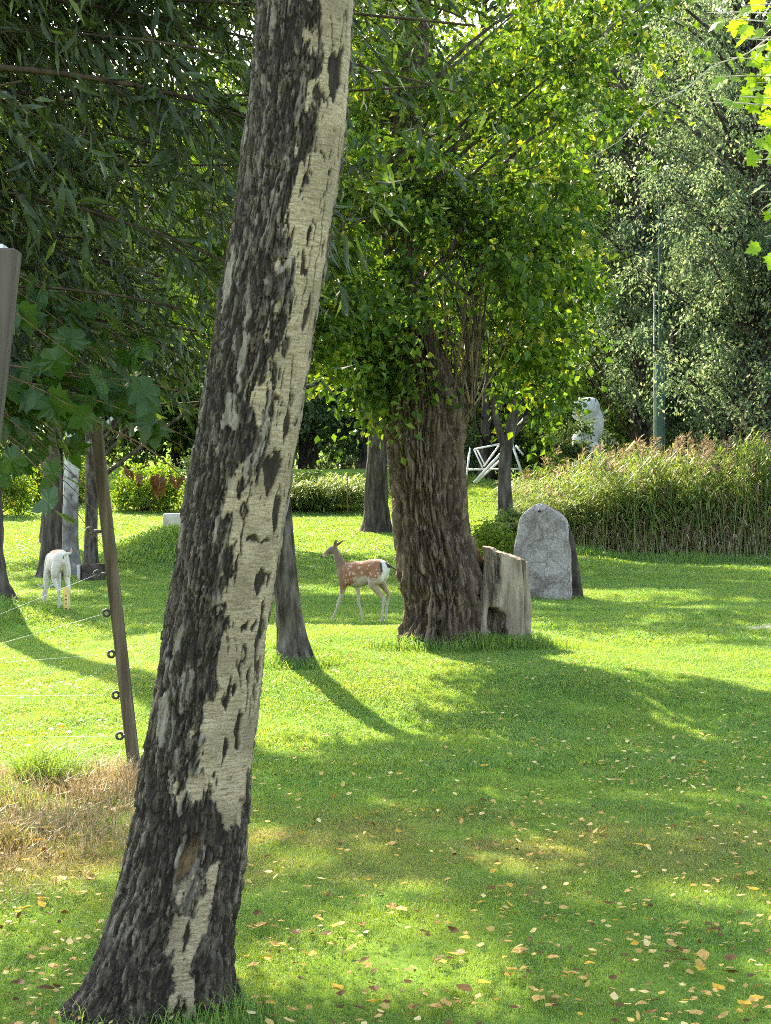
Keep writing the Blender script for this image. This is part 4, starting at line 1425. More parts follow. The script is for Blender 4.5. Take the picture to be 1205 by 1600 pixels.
# ---------------------------------------------------------------- bright maple branches at the upper right
def build_bright():
    rg = np.random.default_rng(121)
    d = 11.5
    b = onground(4.6, 12.6)
    root = empty('field_maple', b, 'maple with bright yellow green lobed leaves reaching in at the upper corner', 'tree')
    pts = [b - [0, 0, .2], b + [0, 0, 1.5], b + [-.1, 0, 3], b + [0, 0, 4.6], b + [0, 0, 6.2]]
    tm, tp = trunk_mesh(pts, [.16, .13, .11, .08, .03], M['bark_grey'], 20, 40, .05, 5, .5, .3, 33, 'trunk', .08)
    obj('trunk', tm, root)
    g = Geo()
    O, D, S = [], [], []
    spec = [((1120, 120), 12), ((1165, 60), 12), ((1185, 200), 10), ((1130, 30), 8), ((1180, 130), 12), ((1110, 160), 8), ((1190, 300), 12), ((1180, 250), 8), ((1195, 370), 12), ((1150, 150), 8), ((1200, 20), 10), ((1198, 100), 9), ((1160, 10), 8), ((1140, 90), 12), ((1175, 165), 12), ((1195, 240), 12), ((1200, 330), 12), ((1105, 20), 9), ((1150, 60), 10), ((1198, 400), 9)]
    for (ex, ey), nl in spec:
        e = P(ex, ey, d + rg.uniform(-.5, .5))
        a = tp[int(np.argmin(np.abs(tp[:, 2] - (e[2] - .1))))]
        p = curve(a, e, [0, 0, .25], 9)
        g.add(*tube(p, np.linspace(.014, .003, 9), 5))
        for q in range(nl):
            t = .55 + .45 * (q + rg.random()) / nl
            i = min(7, int(t * 8))
            O.append(p[i] + (p[i + 1] - p[i]) * rg.random() + rg.normal(size=3) * .05)
            D.append(np.array([rg.normal() * .7 - .2, rg.normal() * .6, -.55]))
            S.append(rg.uniform(.09, .16))
    obj('branches', g.mesh('branches', M['palewood']), root)
    ms = [mesh_of('leaf', *(lambda t: (t[0], None, t[1]))(tpl_maple(s)), M['bright'], smooth=False) for s in (.05, .3, -.1)]
    O = np.array(O)
    place_leaves(root, 'leaf', ms, O, np.array(D), rg.normal(size=O.shape) * .6 + [-.2, -.5, .7], np.array(S))
    C = clusters_in(rg, b + [.3, .2, 5.0], (1.5, 1.3, 1.5), 14, .3, 3.4)
    C = C[screen(C)[0] > 1265]
    V, F = foliage(rg, C, .5, 10, 10, .10, tpl_maple(.2), .4)
    obj('crown', mesh_of('crown', V, None, F, M['bright'], smooth=False), root, 'stuff')
    # slender hazel rod with a pale bare tip and a few round leaves
    d = 14.0
    b = onground(4.35, 14.6)
    root = empty('hazel_sapling', b, 'pale bare twig with a few round yellow green leaves, right of the old crown', 'sapling')
    g = Geo()
    st = np.concatenate([curve(b, P(1210, 60, d + .3), [.25, 0, .4], 12), curve(P(1210, 60, d + .3), P(905, 270, d), [0, 0, .25], 16)[1:]])
    g.add(*tube(st + np.stack([0 * np.arange(len(st)), .05 * np.sin(np.arange(len(st)) * .9), .035 * np.sin(np.arange(len(st)) * 1.3)], -1), np.concatenate([np.linspace(.014, .007, 12), np.linspace(.007, .002, len(st) - 12)]), 7))
    obj('stem', g.mesh('stem', M['palewood']), root)
    O = [P(x, y, d + rg.uniform(-.1, .1)) for x, y in [(952, 165), (945, 185), (968, 185), (960, 198), (938, 180), (915, 215), (936, 214), (925, 225), (903, 240), (932, 243), (905, 272), (910, 298), (915, 260), (950, 210), (975, 178), (895, 250)]]
    D = rg.normal(size=(len(O), 3)) * [.6, .6, .3] + [0, 0, -.6]
    tv = np.array([[0, 0, 0], [-.34, .2, .05], [-.42, .5, .07], [-.22, .85, .02], [0, 1, -.05], [.22, .85, .02], [.42, .5, .07], [.34, .2, .05], [0, .5, 0]])
    tt = np.array([[8, k, (k + 1) % 8] for k in range(8)])
    hm = [mesh_of('leaf', tv * [1, 1, s], None, tt, M['bright'], smooth=False) for s in (1, 2, -1)]
    place_leaves(root, 'leaf', hm, np.array(O), D, rg.normal(size=D.shape) * .5 + [0, -.8, .5], rg.uniform(.075, .11, len(O)))


build_bright()


# ---------------------------------------------------------------- fence posts, insulators, wires
def square_post(top, foot, w, dpt, bev=.006, rows=14):
    top, foot = np.asarray(top, float), np.asarray(foot, float)
    prof = []
    for sx_, sy_ in ((-1, -1), (1, -1), (1, 1), (-1, 1)):
        for q in (0, 1):
            a, bb = (sx_ * (w / 2 - (bev if (q == 0) == (sx_ * sy_ < 0) else 0)), sy_ * (dpt / 2 - (bev if (q == 0) != (sx_ * sy_ < 0) else 0)))
            prof.append((a, bb))
    prof = np.array(prof)
    V, n = [], len(prof)
    for r in range(rows):
        t = r / (rows - 1)
        c = foot + (top - foot) * t
        V += [[c[0] + x, c[1] + y, c[2]] for x, y in prof]
    V += [[top[0] + x * .9, top[1] + y * .9, top[2] + .006] for x, y in prof]
    V.append(top + [0, 0, .007])
    V = np.array(V)
    rows += 1
    i = np.arange(rows - 1)[:, None] * n
    j = np.arange(n)[None, :]
    k = (j + 1) % n
    Q = np.stack([i + j, i + k, i + n + k, i + n + j], -1).reshape(-1, 4)
    T = np.array([[(rows - 1) * n + q, (rows - 1) * n + (q + 1) % n, rows * n] for q in range(n)])
    return V, Q, T


def build_fence():
    f = G(212, 1212)
    d = f[1]
    root = empty('fence_post', f, 'thin leaning brown fence post with black ring insulators', 'fence post')
    V, Q, T = square_post(P(147, 640, d), P(214, 1235, d), .068, .07)
    obj('post', mesh_of('post', V, Q, T, M['post'], smooth=False), root)
    ends = []
    for (x, y) in [(152, 897), (166, 958), (174, 1022), (181, 1086), (187, 1150), (199, 1203), (140, 830)]:
        cpt = P(x, y, d - .01)
        ax = np.interp(y, [640, 1235], [147, 214])
        arm = P(ax - 8, y + 1, d - .01)
        g = Geo()
        th = np.linspace(0, 2 * math.pi, 15)
        ring = cpt + np.stack([np.cos(th) * .019, 0 * th, np.sin(th) * .019], -1)
        g.add(*tube(ring, np.full(15, .0085), 7, False))
        g.add(*tube([cpt + [.018, 0, 0], (cpt + arm) / 2 + [.004, 0, 0], arm + [.03, 0, 0]], [.009, .012, .008], 8))
        ins = obj('insulator', g.mesh('insulator', M['black']), root)
        g = Geo()
        g.add(*tube([arm + [.012, 0, 0], arm + [.036, 0, 0]], [.0045, .0045], 8))
        obj('screw', g.mesh('screw', M['metalcap']), ins)
        ends.append(cpt)
    # next post of the fence, out of frame to the left
    f2 = onground(-3.25, 7.7)
    root2 = empty('fence_post', f2, 'brown fence post past the frame edge that takes the wires', 'fence post')
    V, Q, T = square_post(f2 + [0, 0, 2.2], f2 - [0, 0, .2], .075, .075)
    obj('post', mesh_of('post', V, Q, T, M['post'], smooth=False), root2)
    for c, yl, lab in zip(ends[:5], (958, 1004, 1033, 1085, 1150), ('topmost pale wire, sloping past the dark stone', 'second pale wire, crossing below the white deer', 'third pale wire, over the shaded mound', 'fourth pale wire, level across the tree shadow', 'lowest pale wire, just above the rough grass')):
        a = P(0, yl, 8.75)
        far = c + (a - c) * ((c[0] - f2[0] - .04) / (c[0] - a[0]))
        p = curve(c, far, [0, 0, -.015], 12)
        g = Geo()
        g.add(*tube(p, np.full(12, .001), 5))
        o = obj('fence_wire', g.mesh('fence_wire', M['wire']))
        tag(o, lab, 'wire', 'wires of the electric fence')
    # tall planed post close by at the frame edge
    d = 4.6
    tp = P(2, 394, d)
    ft = P(-148, 1700, d)
    ft[2] = float(H(ft[0], d)) - .15
    root = empty('gate_post', onground(ft[0], d), 'tall planed grey brown post cut by the frame edge, pale cap on top', 'post')
    V, Q, T = square_post(tp, ft, .105, .09)
    obj('post', mesh_of('post', V, Q, T, M['post2'], smooth=False), root)
    g = Geo()
    g.add(*box(tp[0] - .03, tp[1], tp[2] + .012, .085, .07, .014))
    obj('cap', g.mesh('cap', M['metalcap'], False), root)


build_fence()


# ---------------------------------------------------------------- stones
def loft(rows, seg=64, power=1.0, amp=.02, freq=6.0, seed=1, rot=0.0):
    """rows of (cx, cy, z, rx, ry); power below 1 squares the section"""
    th = np.linspace(0, 2 * math.pi, seg, endpoint=False)
    c, s = np.cos(th), np.sin(th)
    c2, s2 = np.sign(c) * np.abs(c) ** power, np.sign(s) * np.abs(s) ** power
    V = np.array([[[a + rx * u, b + ry * v, z] for u, v in zip(c2, s2)] for (a, b, z, rx, ry) in rows])
    V = V.reshape(-1, 3)
    ctr = V.mean(0)
    nrm = unit(V - ctr * [1, 1, .7])
    V = V + nrm * ((fbm(V[:, 0] * freq, V[:, 1] * freq, V[:, 2] * freq, 4, seed) - .5) * amp * 2)[:, None]
    n = len(rows)
    V = np.concatenate([V, [V[-seg:].mean(0)]])
    i = np.arange(n - 1)[:, None] * seg
    j = np.arange(seg)[None, :]
    k = (j + 1) % seg
    Q = np.stack([i + j, i + k, i + seg + k, i + seg + j], -1).reshape(-1, 4)
    T = np.array([[(n - 1) * seg + q, (n - 1) * seg + (q + 1) % seg, n * seg] for q in range(seg)])
    if rot:
        cc = np.array([rows[0][0], rows[0][1]])
        R_ = np.array([[math.cos(rot), -math.sin(rot)], [math.sin(rot), math.cos(rot)]])
        V[:, :2] = (V[:, :2] - cc) @ R_.T + cc
    return V, Q, T


def build_stones():
    b = G(850, 938)
    d = b[1] + .2
    sc = d / FPX
    prof = [(950, 803, 893), (937, 804, 892), (915, 804, 892), (880, 805, 891), (850, 807, 890), (830, 811, 887), (815, 815, 882), (805, 820, 875), (797, 827, 865), (791, 833, 856), (787, 839, 850), (785, 842, 846)]
    rows = []
    pr = np.array(prof, float)
    for y in np.concatenate([np.linspace(950, 830, 34), np.linspace(829, 785, 26)]):
        l, r = np.interp(y, pr[::-1, 0], pr[::-1, 1]), np.interp(y, pr[::-1, 0], pr[::-1, 2])
        p = P((l + r) / 2, y, d)
        t = np.interp(y, [785, 800, 830, 950], [.10, .17, .20, .26])
        rows.append((p[0], p[1], p[2], (r - l) / 2 * sc / .98, t))
    V, Q, T = loft(rows, 120, .22, .075, 3.2, 3, rot=R(-13))
    m, nt, out = mat_new('standing_stone')
    tc = N(nt, 'ShaderNodeTexCoord')
    geo = N(nt, 'ShaderNodeNewGeometry')
    nz = N(nt, 'ShaderNodeTexNoise', i_Scale=3.2, i_Detail=10.0, i_Roughness=.7)
    nt.links.new(tc.outputs['Object'], nz.inputs['Vector'])
    n2 = N(nt, 'ShaderNodeTexNoise', i_Scale=34.0, i_Detail=6.0, i_Roughness=.7)
    nt.links.new(tc.outputs['Object'], n2.inputs['Vector'])
    vo = N(nt, 'ShaderNodeTexVoronoi', feature='DISTANCE_TO_EDGE', i_Scale=2.6)
    wm = mixc(nt, .35, tc.outputs['Object'], nz.outputs['Color'], 'ADD')
    nt.links.new(wm, vo.inputs['Vector'])
    c = ramp(nt, nz.outputs[0], [(.30, (.085, .06, .042)), (.42, (.15, .12, .095)), (.55, (.245, .215, .183)), (.72, (.325, .298, .262))], .62)
    c = mixc(nt, .35, c, ramp(nt, n2.outputs[0], [(.3, (.06, .05, .045)), (.7, (.36, .335, .31))], .55))
    c = mixc(nt, ramp(nt, vo.outputs[0], [(.0, (.85, .85, .85)), (.03, (0, 0, 0))]), c, (.075, .06, .05))
    pb = N(nt, 'ShaderNodeBsdfPrincipled', i_Roughness=.9)
    nt.links.new(c, pb.inputs['Base Color'])
    bp = N(nt, 'ShaderNodeBump', i_Strength=.8, i_Distance=.03)
    nt.links.new(n2.outputs[0], bp.inputs['Height'])
    nt.links.new(bp.outputs[0], pb.inputs['Normal'])
    nt.links.new(pb.outputs[0], out.inputs[0])
    root = empty('standing_stone', b, 'tall pointed grey standing stone on the lawn before the reeds', 'stone')
    slab = obj('stone', mesh_of('stone', V, Q, T, m), root)
    # the flank turned from the sun, its shade put into a dark slab
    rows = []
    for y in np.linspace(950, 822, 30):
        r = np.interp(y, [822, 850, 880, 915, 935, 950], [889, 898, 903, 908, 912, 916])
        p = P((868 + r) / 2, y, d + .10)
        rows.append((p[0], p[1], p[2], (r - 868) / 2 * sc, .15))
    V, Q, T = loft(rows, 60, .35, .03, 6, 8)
    obj('shaded_flank', mesh_of('shaded_flank', V, Q, T, M['darkstone']), root, label='flank of the stone turned from the sun, its shade painted dark brown')
    # drill hole near the top
    h = P(843, 798, d - .19)
    V, Q, T = tube([h + [0, -.04, 0], h + [0, .10, 0]], [.022, .022], 14)
    obj('drill_hole', mesh_of('drill_hole', V, Q, T, M['black']), slab)
    # flat rock in the grass at the right
    p = G(1165, 985)
    rows = []
    for t in np.linspace(0, 1, 12):
        rows.append((p[0] + .35, p[1] + .35, p[2] - .185 + .20 * t, 1.05 * (1 - .10 * t), .50 * (1 - .2 * t)))
    rows += [(p[0] + .35, p[1] + .36, p[2] + .02, .7, .30), (p[0] + .35, p[1] + .36, p[2] + .025, .35, .15)]
    V, Q, T = loft(rows, 90, .7, .06, 3, 12)
    o = obj('flat_rock', mesh_of('flat_rock', V, Q, T, M['stone']))
    tag(o, 'low flat grey rock half sunk in the lawn at the frame edge', 'rock')
    # dark square stone beside the second deer
    p = G(142, 909)
    s = p[1] / FPX
    root = empty('square_stone', p, 'dark square stone block on the grass right of the white deer', 'stone')
    V, Q, T = loft([(p[0] + .02, p[1] + .18, p[2] - .08 + .40 * t, 17 * s * (1 - .04 * t), .18) for t in np.linspace(0, 1, 14)] + [(p[0] + .02, p[1] + .18, p[2] + .33, 12 * s, .12)], 60, .28, .02, 8, 21)
    obj('block', mesh_of('block', V, Q, T, M['darkstone']), root)
    V, Q, T = loft([(p[0] - 19.5 * s, p[1] + .1, p[2] - .08 + .38 * t, 2.6 * s, .10) for t in np.linspace(0, 1, 12)] + [(p[0] - 19.5 * s, p[1] + .1, p[2] + .31, 1.5 * s, .06)], 30, .4, .01, 9, 23)
    obj('edge_slab', mesh_of('edge_slab', V, Q, T, M['palestone']), root, label='narrow pale slab against the dark block')
    # pale block on the rise
    d = 36.5
    p = onground(P(271, 830, d)[0], d)
    s = d / FPX
    z1 = P(271, 803, d)[2]
    V, Q, T = loft([(p[0], p[1], p[2] - .1 + (z1 - p[2] + .1) * t, 15 * s, .20) for t in np.linspace(0, 1, 12)] + [(p[0], p[1], z1 + .01, 12 * s, .15)], 50, .25, .015, 8, 25)
    o = obj('stone_block', mesh_of('stone_block', V, Q, T, M['palestone']))
    tag(o, 'pale stone block with a sunlit top, just left of the leaning birch', 'stone')
    # yellow marker peg
    p = G(104, 957)
    s = p[1] / FPX
    root = empty('marker_peg', p, 'short yellow marker board with dark marks at the hooves of the white deer', 'marker')
    g = Geo()
    g.add(*box(p[0], p[1] - .02, p[2] + .15, 7.5 * s, .02, .36))
    board = obj('board', g.mesh('board', M['yellow'], False), root)
    for dz, w in ((.22, 2.2), (.17, 3.0), (.12, 1.6), (.05, 3.2)):
        g = Geo()
        g.add(*box(p[0], p[1] - .0325, p[2] + dz, w * s, .005, .018))
        obj('mark', g.mesh('mark', M['black'], False), board)


build_stones()


# ---------------------------------------------------------------- sculpture, climbing frame, lamp post, stake
def remeshed(name, g, mat, voxel, smooth=6, colour=None):
    """weld overlapping shapes into one continuous skin"""
    tmp = bpy.data.objects.new('tmp', g.mesh('tmp', None))
    COL.objects.link(tmp)
    md = tmp.modifiers.new('weld', 'REMESH')
    md.mode = 'VOXEL'
    md.voxel_size = voxel
    sm = tmp.modifiers.new('smooth', 'SMOOTH')
    sm.factor = .5
    sm.iterations = smooth
    dg = bpy.context.evaluated_depsgraph_get()
    me = bpy.data.meshes.new_from_object(tmp.evaluated_get(dg))
    bpy.data.objects.remove(tmp)
    me.name = name
    me.materials.clear()
    me.materials.append(mat)
    me.polygons.foreach_set('use_smooth', np.ones(len(me.polygons), bool))
    if colour:
        co = np.empty(len(me.vertices) * 3, np.float32)
        me.vertices.foreach_get('co', co)
        me.attributes.new('coat', 'FLOAT_VECTOR', 'POINT').data.foreach_set('vector', np.asarray(colour(co.reshape(-1, 3)), np.float32).ravel())
    return me


def build_far_things():
    d = 46.0
    s = d / FPX
    b = onground(P(918, 715, d)[0], d)
    root = empty('white_sculpture', b, 'white stone sculpture with a curved upper body behind the reeds', 'sculpture')
    g = Geo()
    for (x, y, rx, rz, o_, sd) in ((908, 705, 15, 17, 0, 5), (931, 707, 14, 15, -.1, 6), (918, 728, 25, 24, .05, 7), (926, 662, 18, 26, .1, 8), (915, 640, 23, 20, .1, 9), (914, 688, 20, 18, .1, 11)):
        p = P(x, y, d + o_)
        V, Q, T = loft([(p[0], p[1], p[2] + rz * s * math.sin(a), max(.01, rx * s * math.cos(a) ** .7), max(.01, rx * s * .8 * math.cos(a) ** .7)) for a in np.linspace(-1.5, 1.5, 14)], 28, .85, .07, 3.2, sd)
        g.add(V, Q, T)
    g.add(*tube([P(918, 745, d), b - [0, 0, .1]], [24 * s, 26 * s], 20))
    obj('figure', remeshed('figure', g, M['whitestone'], .05, 3), root)
    # climbing frame of white poles
    d = 58.0
    b = onground(P(765, 750, d)[0], d)
    root = empty('climbing_frame', b, 'white triangulated climbing frame behind the forked tree', 'climbing frame')
    s = d / FPX
    for (x0, y0, x1, y1, r, dy) in [(729, 734, 758, 733, 1.3, 0), (741, 754, 800, 690, 1.8, -.3), (744, 754, 796, 706, 1.4, .5), (741, 702, 754, 731, 1.0, .3), (745, 701, 758, 727, 1.0, .8), (756, 729, 780, 696, 1.3, .2),
                                    (733, 710, 728, 754, 1.2, .4), (799, 690, 821, 754, 1.6, -.3), (806, 696, 818, 711, 1.2, .5), (741, 702, 800, 690, 1.2, 0), (758, 733, 812, 733, 1.2, 0), (728, 754, 735, 700, 1.2, -.4)]:
        a, c = P(x0, y0, d + dy), P(x1, y1, d + dy * .6)
        for q in (a, c):
            if abs(q[2] - float(H(q[0], q[1]))) < .35:
                q[2] = float(H(q[0], q[1])) - .03
        g = Geo()
        g.add(*tube([a, (a + c) / 2, c], np.full(3, r * s * 1.2), 10))
        obj('pole', g.mesh('pole', M['white']), root)
    # green lamp post
    d = 43.0
    b = onground(P(1030, 715, d)[0], d)
    s = d / FPX
    root = empty('lamp_post', b, 'dark green lamp post rising out of the reeds', 'lamp post')
    for nm, y0, y1, r, mt in (('base_column', 800, 566, 8.2, 'green'), ('shaft', 568, 300, 2.6, 'green')):
        a, c = P(1031, y0, d), P(1031, y1, d)
        if nm == 'base_column':
            a[2] = b[2] - .05
        rows = [(a[0], a[1], a[2] + (c[2] - a[2]) * t, r * s * (1 - .06 * t), r * s * (1 - .06 * t)) for t in np.linspace(0, 1, 8)] + [(c[0], c[1], c[2] + .05, 3.7 * s, 3.7 * s)]
        V, Q, T = loft(rows, 24, .6 if nm == 'base_column' else 1, 0, 1, 1)
        obj(nm, mesh_of(nm, V, Q, T, M[mt]), root)
    g = Geo()
    c = P(1031, 300, d)
    g.add(*tube([c, c + [0, 0, .25], c + [0, -.3, .42], c + [0, -.8, .45]], [3.4 * s, 3 * s, 2.4 * s, 2.2 * s], 10))
    obj('arm', g.mesh('arm', M['green']), root)
    V, Q, T = loft([(c[0], c[1] - .95, c[2] + .38 + .12 * t, .12 * (1 - .4 * t), .28 * (1 - .3 * t)) for t in np.linspace(0, 1, 5)], 20, .8, 0, 1, 1)
    head = obj('lamp_head', mesh_of('lamp_head', V, Q, T, M['metalcap']), root)
    V, Q, T = loft([(c[0], c[1] - .95, c[2] + .345 + .03 * t, .08 + .02 * t, .2 + .04 * t) for t in np.linspace(0, 1, 4)], 20, .8, 0, 1, 1)
    obj('lens', mesh_of('lens', V, Q, T, M['palestone']), head)
    # thin pale strip up the left side of the lamp post
    g = Geo()
    a, c = P(1021.5, 712, d - .02), P(1022.5, 452, d - .02)
    a[2] = b[2]
    g.add(*tube([a, (a + c) / 2, c], np.full(3, 1.0 * s), 6))
    obj('pale_strip', g.mesh('pale_strip', M['palestone']), root)
    # reddish stake in the tall grass
    d = 49.0
    b = onground(P(543, 790, d)[0], d)
    g = Geo()
    g.add(*tube([b - [0, 0, .2], P(543, 770, d), P(543, 742, d)], [.018, .018, .016], 10))
    o = obj('garden_stake', g.mesh('garden_stake', M['redpost']))
    tag(o, 'thin reddish stake standing in the tall grass', 'stake')


build_far_things()


# ---------------------------------------------------------------- fallow deer
def etube(pts, rw, rh, seg=18, yaxis=(0, 1, 0)):
    """closed tube with elliptic section: rw across (y), rh in the plane of the limb"""
    pts = np.asarray(pts, float)
    n0 = len(pts)
    s = np.linspace(0, n0 - 1, (n0 - 1) * 5 + 1)

    def cat(a):
        a = np.asarray(a, float)
        i = np.clip(s.astype(int), 0, n0 - 2)
        t = s - i
        p0, p1, p2, p3 = a[np.maximum(i - 1, 0)], a[i], a[i + 1], a[np.minimum(i + 2, n0 - 1)]
        if a.ndim > 1:
            t = t[:, None]
        return .5 * (2 * p1 + (p2 - p0) * t + (2 * p0 - 5 * p1 + 4 * p2 - p3) * t ** 2 + (3 * p1 - p0 - 3 * p2 + p3) * t ** 3)
    c, w, h = cat(pts), np.maximum(cat(rw), .004), np.maximum(cat(rh), .004)
    t = unit(np.gradient(c, axis=0))
    lat = np.broadcast_to(np.asarray(yaxis, float), t.shape)
    lat = unit(lat - t * (lat * t).sum(1, keepdims=True))
    nn = np.cross(t, lat)
    th = np.linspace(0, 2 * math.pi, seg, endpoint=False)
    V = c[:, None, :] + w[:, None, None] * np.cos(th)[None, :, None] * lat[:, None, :] + h[:, None, None] * np.sin(th)[None, :, None] * nn[:, None, :]
    k = len(c)
    caps = np.array([c[0] - t[0] * h[0] * .6, c[-1] + t[-1] * h[-1] * .6])
    V = np.concatenate([V.reshape(-1, 3), caps])
    i = np.arange(k - 1)[:, None] * seg
    j = np.arange(seg)[None, :]
    j2 = (j + 1) % seg
    Q = np.stack([i + j, i + j2, i + seg + j2, i + seg + j], -1).reshape(-1, 4)
    j = np.arange(seg)
    j2 = (j + 1) % seg
    T = np.concatenate([np.stack([j2, j, np.full(seg, k * seg)], -1), np.stack([(k - 1) * seg + j, (k - 1) * seg + j2, np.full(seg, k * seg + 1)], -1)])
    return V, Q, T


def coat_mat():
    m, nt, out = mat_new('deer_coat')
    a = N(nt, 'ShaderNodeAttribute')
    a.attribute_name = 'coat'
    tc = N(nt, 'ShaderNodeTexCoord')
    nz = N(nt, 'ShaderNodeTexNoise', i_Scale=60.0, i_Detail=4.0)
    nt.links.new(tc.outputs['Object'], nz.inputs['Vector'])
    c = mixc(nt, .55, a.outputs['Color'], ramp(nt, nz.outputs[0], [(.3, (.7, .7, .7)), (.7, (1.2, 1.2, 1.2))]), 'MULTIPLY')
    pb = N(nt, 'ShaderNodeBsdfPrincipled', i_Roughness=.75)
    pb.inputs['Specular IOR Level'].default_value = .2
    pb.inputs['Sheen Weight'].default_value = .05
    nt.links.new(c, pb.inputs['Base Color'])
    b = N(nt, 'ShaderNodeBump', i_Strength=.4, i_Distance=.01)
    nt.links.new(nz.outputs[0], b.inputs['Height'])
    nt.links.new(b.outputs[0], pb.inputs['Normal'])
    nt.links.new(pb.outputs[0], out.inputs[0])
    return m


M['coat'] = coat_mat()


def spots_of(co, scale, seed, r):
    q = co / scale
    f = np.floor(q)
    best = np.full(len(co), 9.0)
    for i in (-1, 0, 1):
        for j in (-1, 0, 1):
            for k in (-1, 0, 1):
                c = f + [i, j, k]
                p = c + np.stack([hsh(c[:, 0], c[:, 1], c[:, 2], seed + e) for e in (0, 1, 2)], -1)
                best = np.minimum(best, np.linalg.norm(p - q, axis=1))
    return 1 - ss(r * .7, r, best)


def mixv(a, b, m):
    return a * (1 - m[:, None]) + np.asarray(b) * m[:, None]


def build_doe():
    base = G(562, 974)
    d = base[1]
    s = d / FPX
    rot = R(28)
    c_, s_ = math.cos(rot), math.sin(rot)

    def L(px, py, y=0.0):
        return [(-(px - 562) * s - y * s_) / c_, y, (975 - py) * s]
    g = Geo()
    sp = [(529, 895, .05, .06), (535, 896, .085, .115), (544, 897.5, .105, .150), (556, 898, .118, .168), (568, 896.5, .115, .160), (580, 893, .108, .150), (590, 890, .105, .140), (599, 889, .088, .110), (606, 891, .05, .065)]
    g.add(*etube([L(a, b) for a, b, w, h in sp], [w for a, b, w, h in sp], [h for a, b, w, h in sp], 22))
    nk = [(541, 896, .075, .10), (535, 888, .062, .082), (530, 879, .050, .064), (526, 870, .043, .052), (522, 861, .042, .048)]
    g.add(*etube([L(a, b) for a, b, w, h in nk], [w for a, b, w, h in nk], [h for a, b, w, h in nk]))
    hd = [(525, 858.5, .036, .036), (519, 860.5, .048, .050), (513, 864.5, .040, .043), (507.5, 868.5, .028, .031), (502.5, 871.5, .021, .024), (499.8, 872.6, .015, .017)]
    g.add(*etube([L(a, b) for a, b, w, h in hd], [w for a, b, w, h in hd], [h for a, b, w, h in hd]))
    for y0, y1, tip in ((.030, .055, (525.5, 843.5)), (-.030, -.075, (538, 844.5))):
        a, e = np.array(L(521.5, 856.5, y0)), np.array(L(tip[0], tip[1], y1))
        g.add(*etube([a, a + (e - a) * .35, a + (e - a) * .7, e], [.013, .030, .024, .006], [.010, .011, .009, .005], 14, (.3, .8, .1)))
    legs = [  # near fore, far fore, near hind, far hind: (px, py, side, across, in plane)
        [(537, 898, .055, .045, .085), (537, 912, .065, .045, .062), (535.5, 923, .065, .032, .038), (532, 935, .06, .023, .026), (528.5, 945, .055, .021, .023), (525, 955, .055, .015, .016), (521, 965, .05, .016, .018), (518, 971, .05, .019, .022), (515.5, 974.5, .05, .018, .021)],
        [(548, 900, -.055, .045, .085), (554, 913, -.06, .042, .055), (559, 922, -.06, .030, .034), (560, 932, -.06, .022, .024), (560.5, 941, -.055, .020, .022), (563, 953, -.05, .014, .016), (565.5, 963, -.05, .016, .018), (566, 969, -.05, .018, .020), (566.5, 972.5, -.05, .018, .020)],
        [(594, 889, .05, .062, .115), (589, 901, .075, .060, .110), (584, 911, .08, .048, .082), (588, 920, .075, .034, .050), (595, 929, .068, .025, .034), (600, 935, .063, .022, .027), (599, 946, .06, .0155, .018), (597.5, 957, .058, .0155, .017), (597, 965, .058, .018, .020), (596, 971, .058, .020, .022), (595, 974.5, .058, .019, .022)],
        [(597, 888, -.05, .060, .110), (597, 899, -.075, .058, .100), (596, 908, -.08, .046, .076), (600, 917, -.075, .032, .046), (605, 925, -.068, .024, .032), (607.5, 930, -.063, .021, .025), (606, 942, -.06, .015, .018), (604.5, 954, -.058, .0155, .017), (604, 962, -.058, .018, .020), (604, 968, -.058, .019, .022), (603.5, 972.5, -.058, .019, .021)]]
    for lg in legs:
        g.add(*etube([L(a, b, y) for a, b, y, w, h in lg], [q[3] for q in lg], [q[4] for q in lg], 14))
    tl = [(600, 881, .022), (606, 882, .020), (613, 886, .017), (622, 891.5, .010)]
    g.add(*etube([L(a, b) for a, b, r in tl], [q[2] for q in tl], [q[2] * .8 for q in tl], 12))

    def colour(co):
        x, y, z = co[:, 0], co[:, 1], co[:, 2]
        px = 562 - (x * c_ + y * s_) / s
        py = 975 - z / s
        wv = (fbm(co[:, 0] * 9, co[:, 1] * 9, co[:, 2] * 9, 3, 3) - .5)
        cream = np.array([.34, .285, .22])
        c = np.tile(cream, (len(co), 1))
        line = np.interp(px, [525, 533, 545, 555, 562, 572, 580, 588, 600], [908, 922, 918, 908, 903, 904, 909, 903, 889])      # where the red coat ends on the flank
        red = 1 - ss(-4, 5, py - line + wv * 26)
        c = mixv(c, (.21, .088, .040), red)
        c = mixv(c, (.13, .07, .04), red * (1 - ss(0, 5, py - np.interp(px, [530, 545, 560, 575, 588, 600], [884, 882, 878, 876, 873, 878]))) * .7)
        c = mixv(c, (.12, .075, .05), red * ss(540, 531, px) * .75)
        sp_ = spots_of(co, .047, 5, .37) * red * ss(534, 541, px) * (py > 870)
        c = mixv(c, (.42, .36, .29), sp_ * .75)
        thigh = ss(574, 580, px) * ss(905, 912, py) * (1 - ss(928, 938, py))
        c = mixv(c, (.24, .155, .10), thigh * .75)
        rump = ss(594, 598, px + wv * 4) * (1 - ss(900, 915, py)) * (z > .3)
        c = mixv(c, (.46, .43, .38), rump)
        stripe = (1 - ss(1.2, 2.4, np.abs(px - np.interp(py, [875, 890, 900], [594, 596.5, 597])))) * (py > 879) * (py < 894)
        c = mixv(c, (.03, .022, .02), stripe)
        tail = (px > 602.5) & (y > -.035) & (y < .035) & (py < np.interp(px, [600, 622], [884, 893])) & (py > np.interp(px, [600, 622], [874, 886]))
        c[tail & (x < np.percentile(x, 3) + .13)] = (.03, .024, .022)
        head = 1 - ss(528, 534, px)
        head = head * (py < 884)
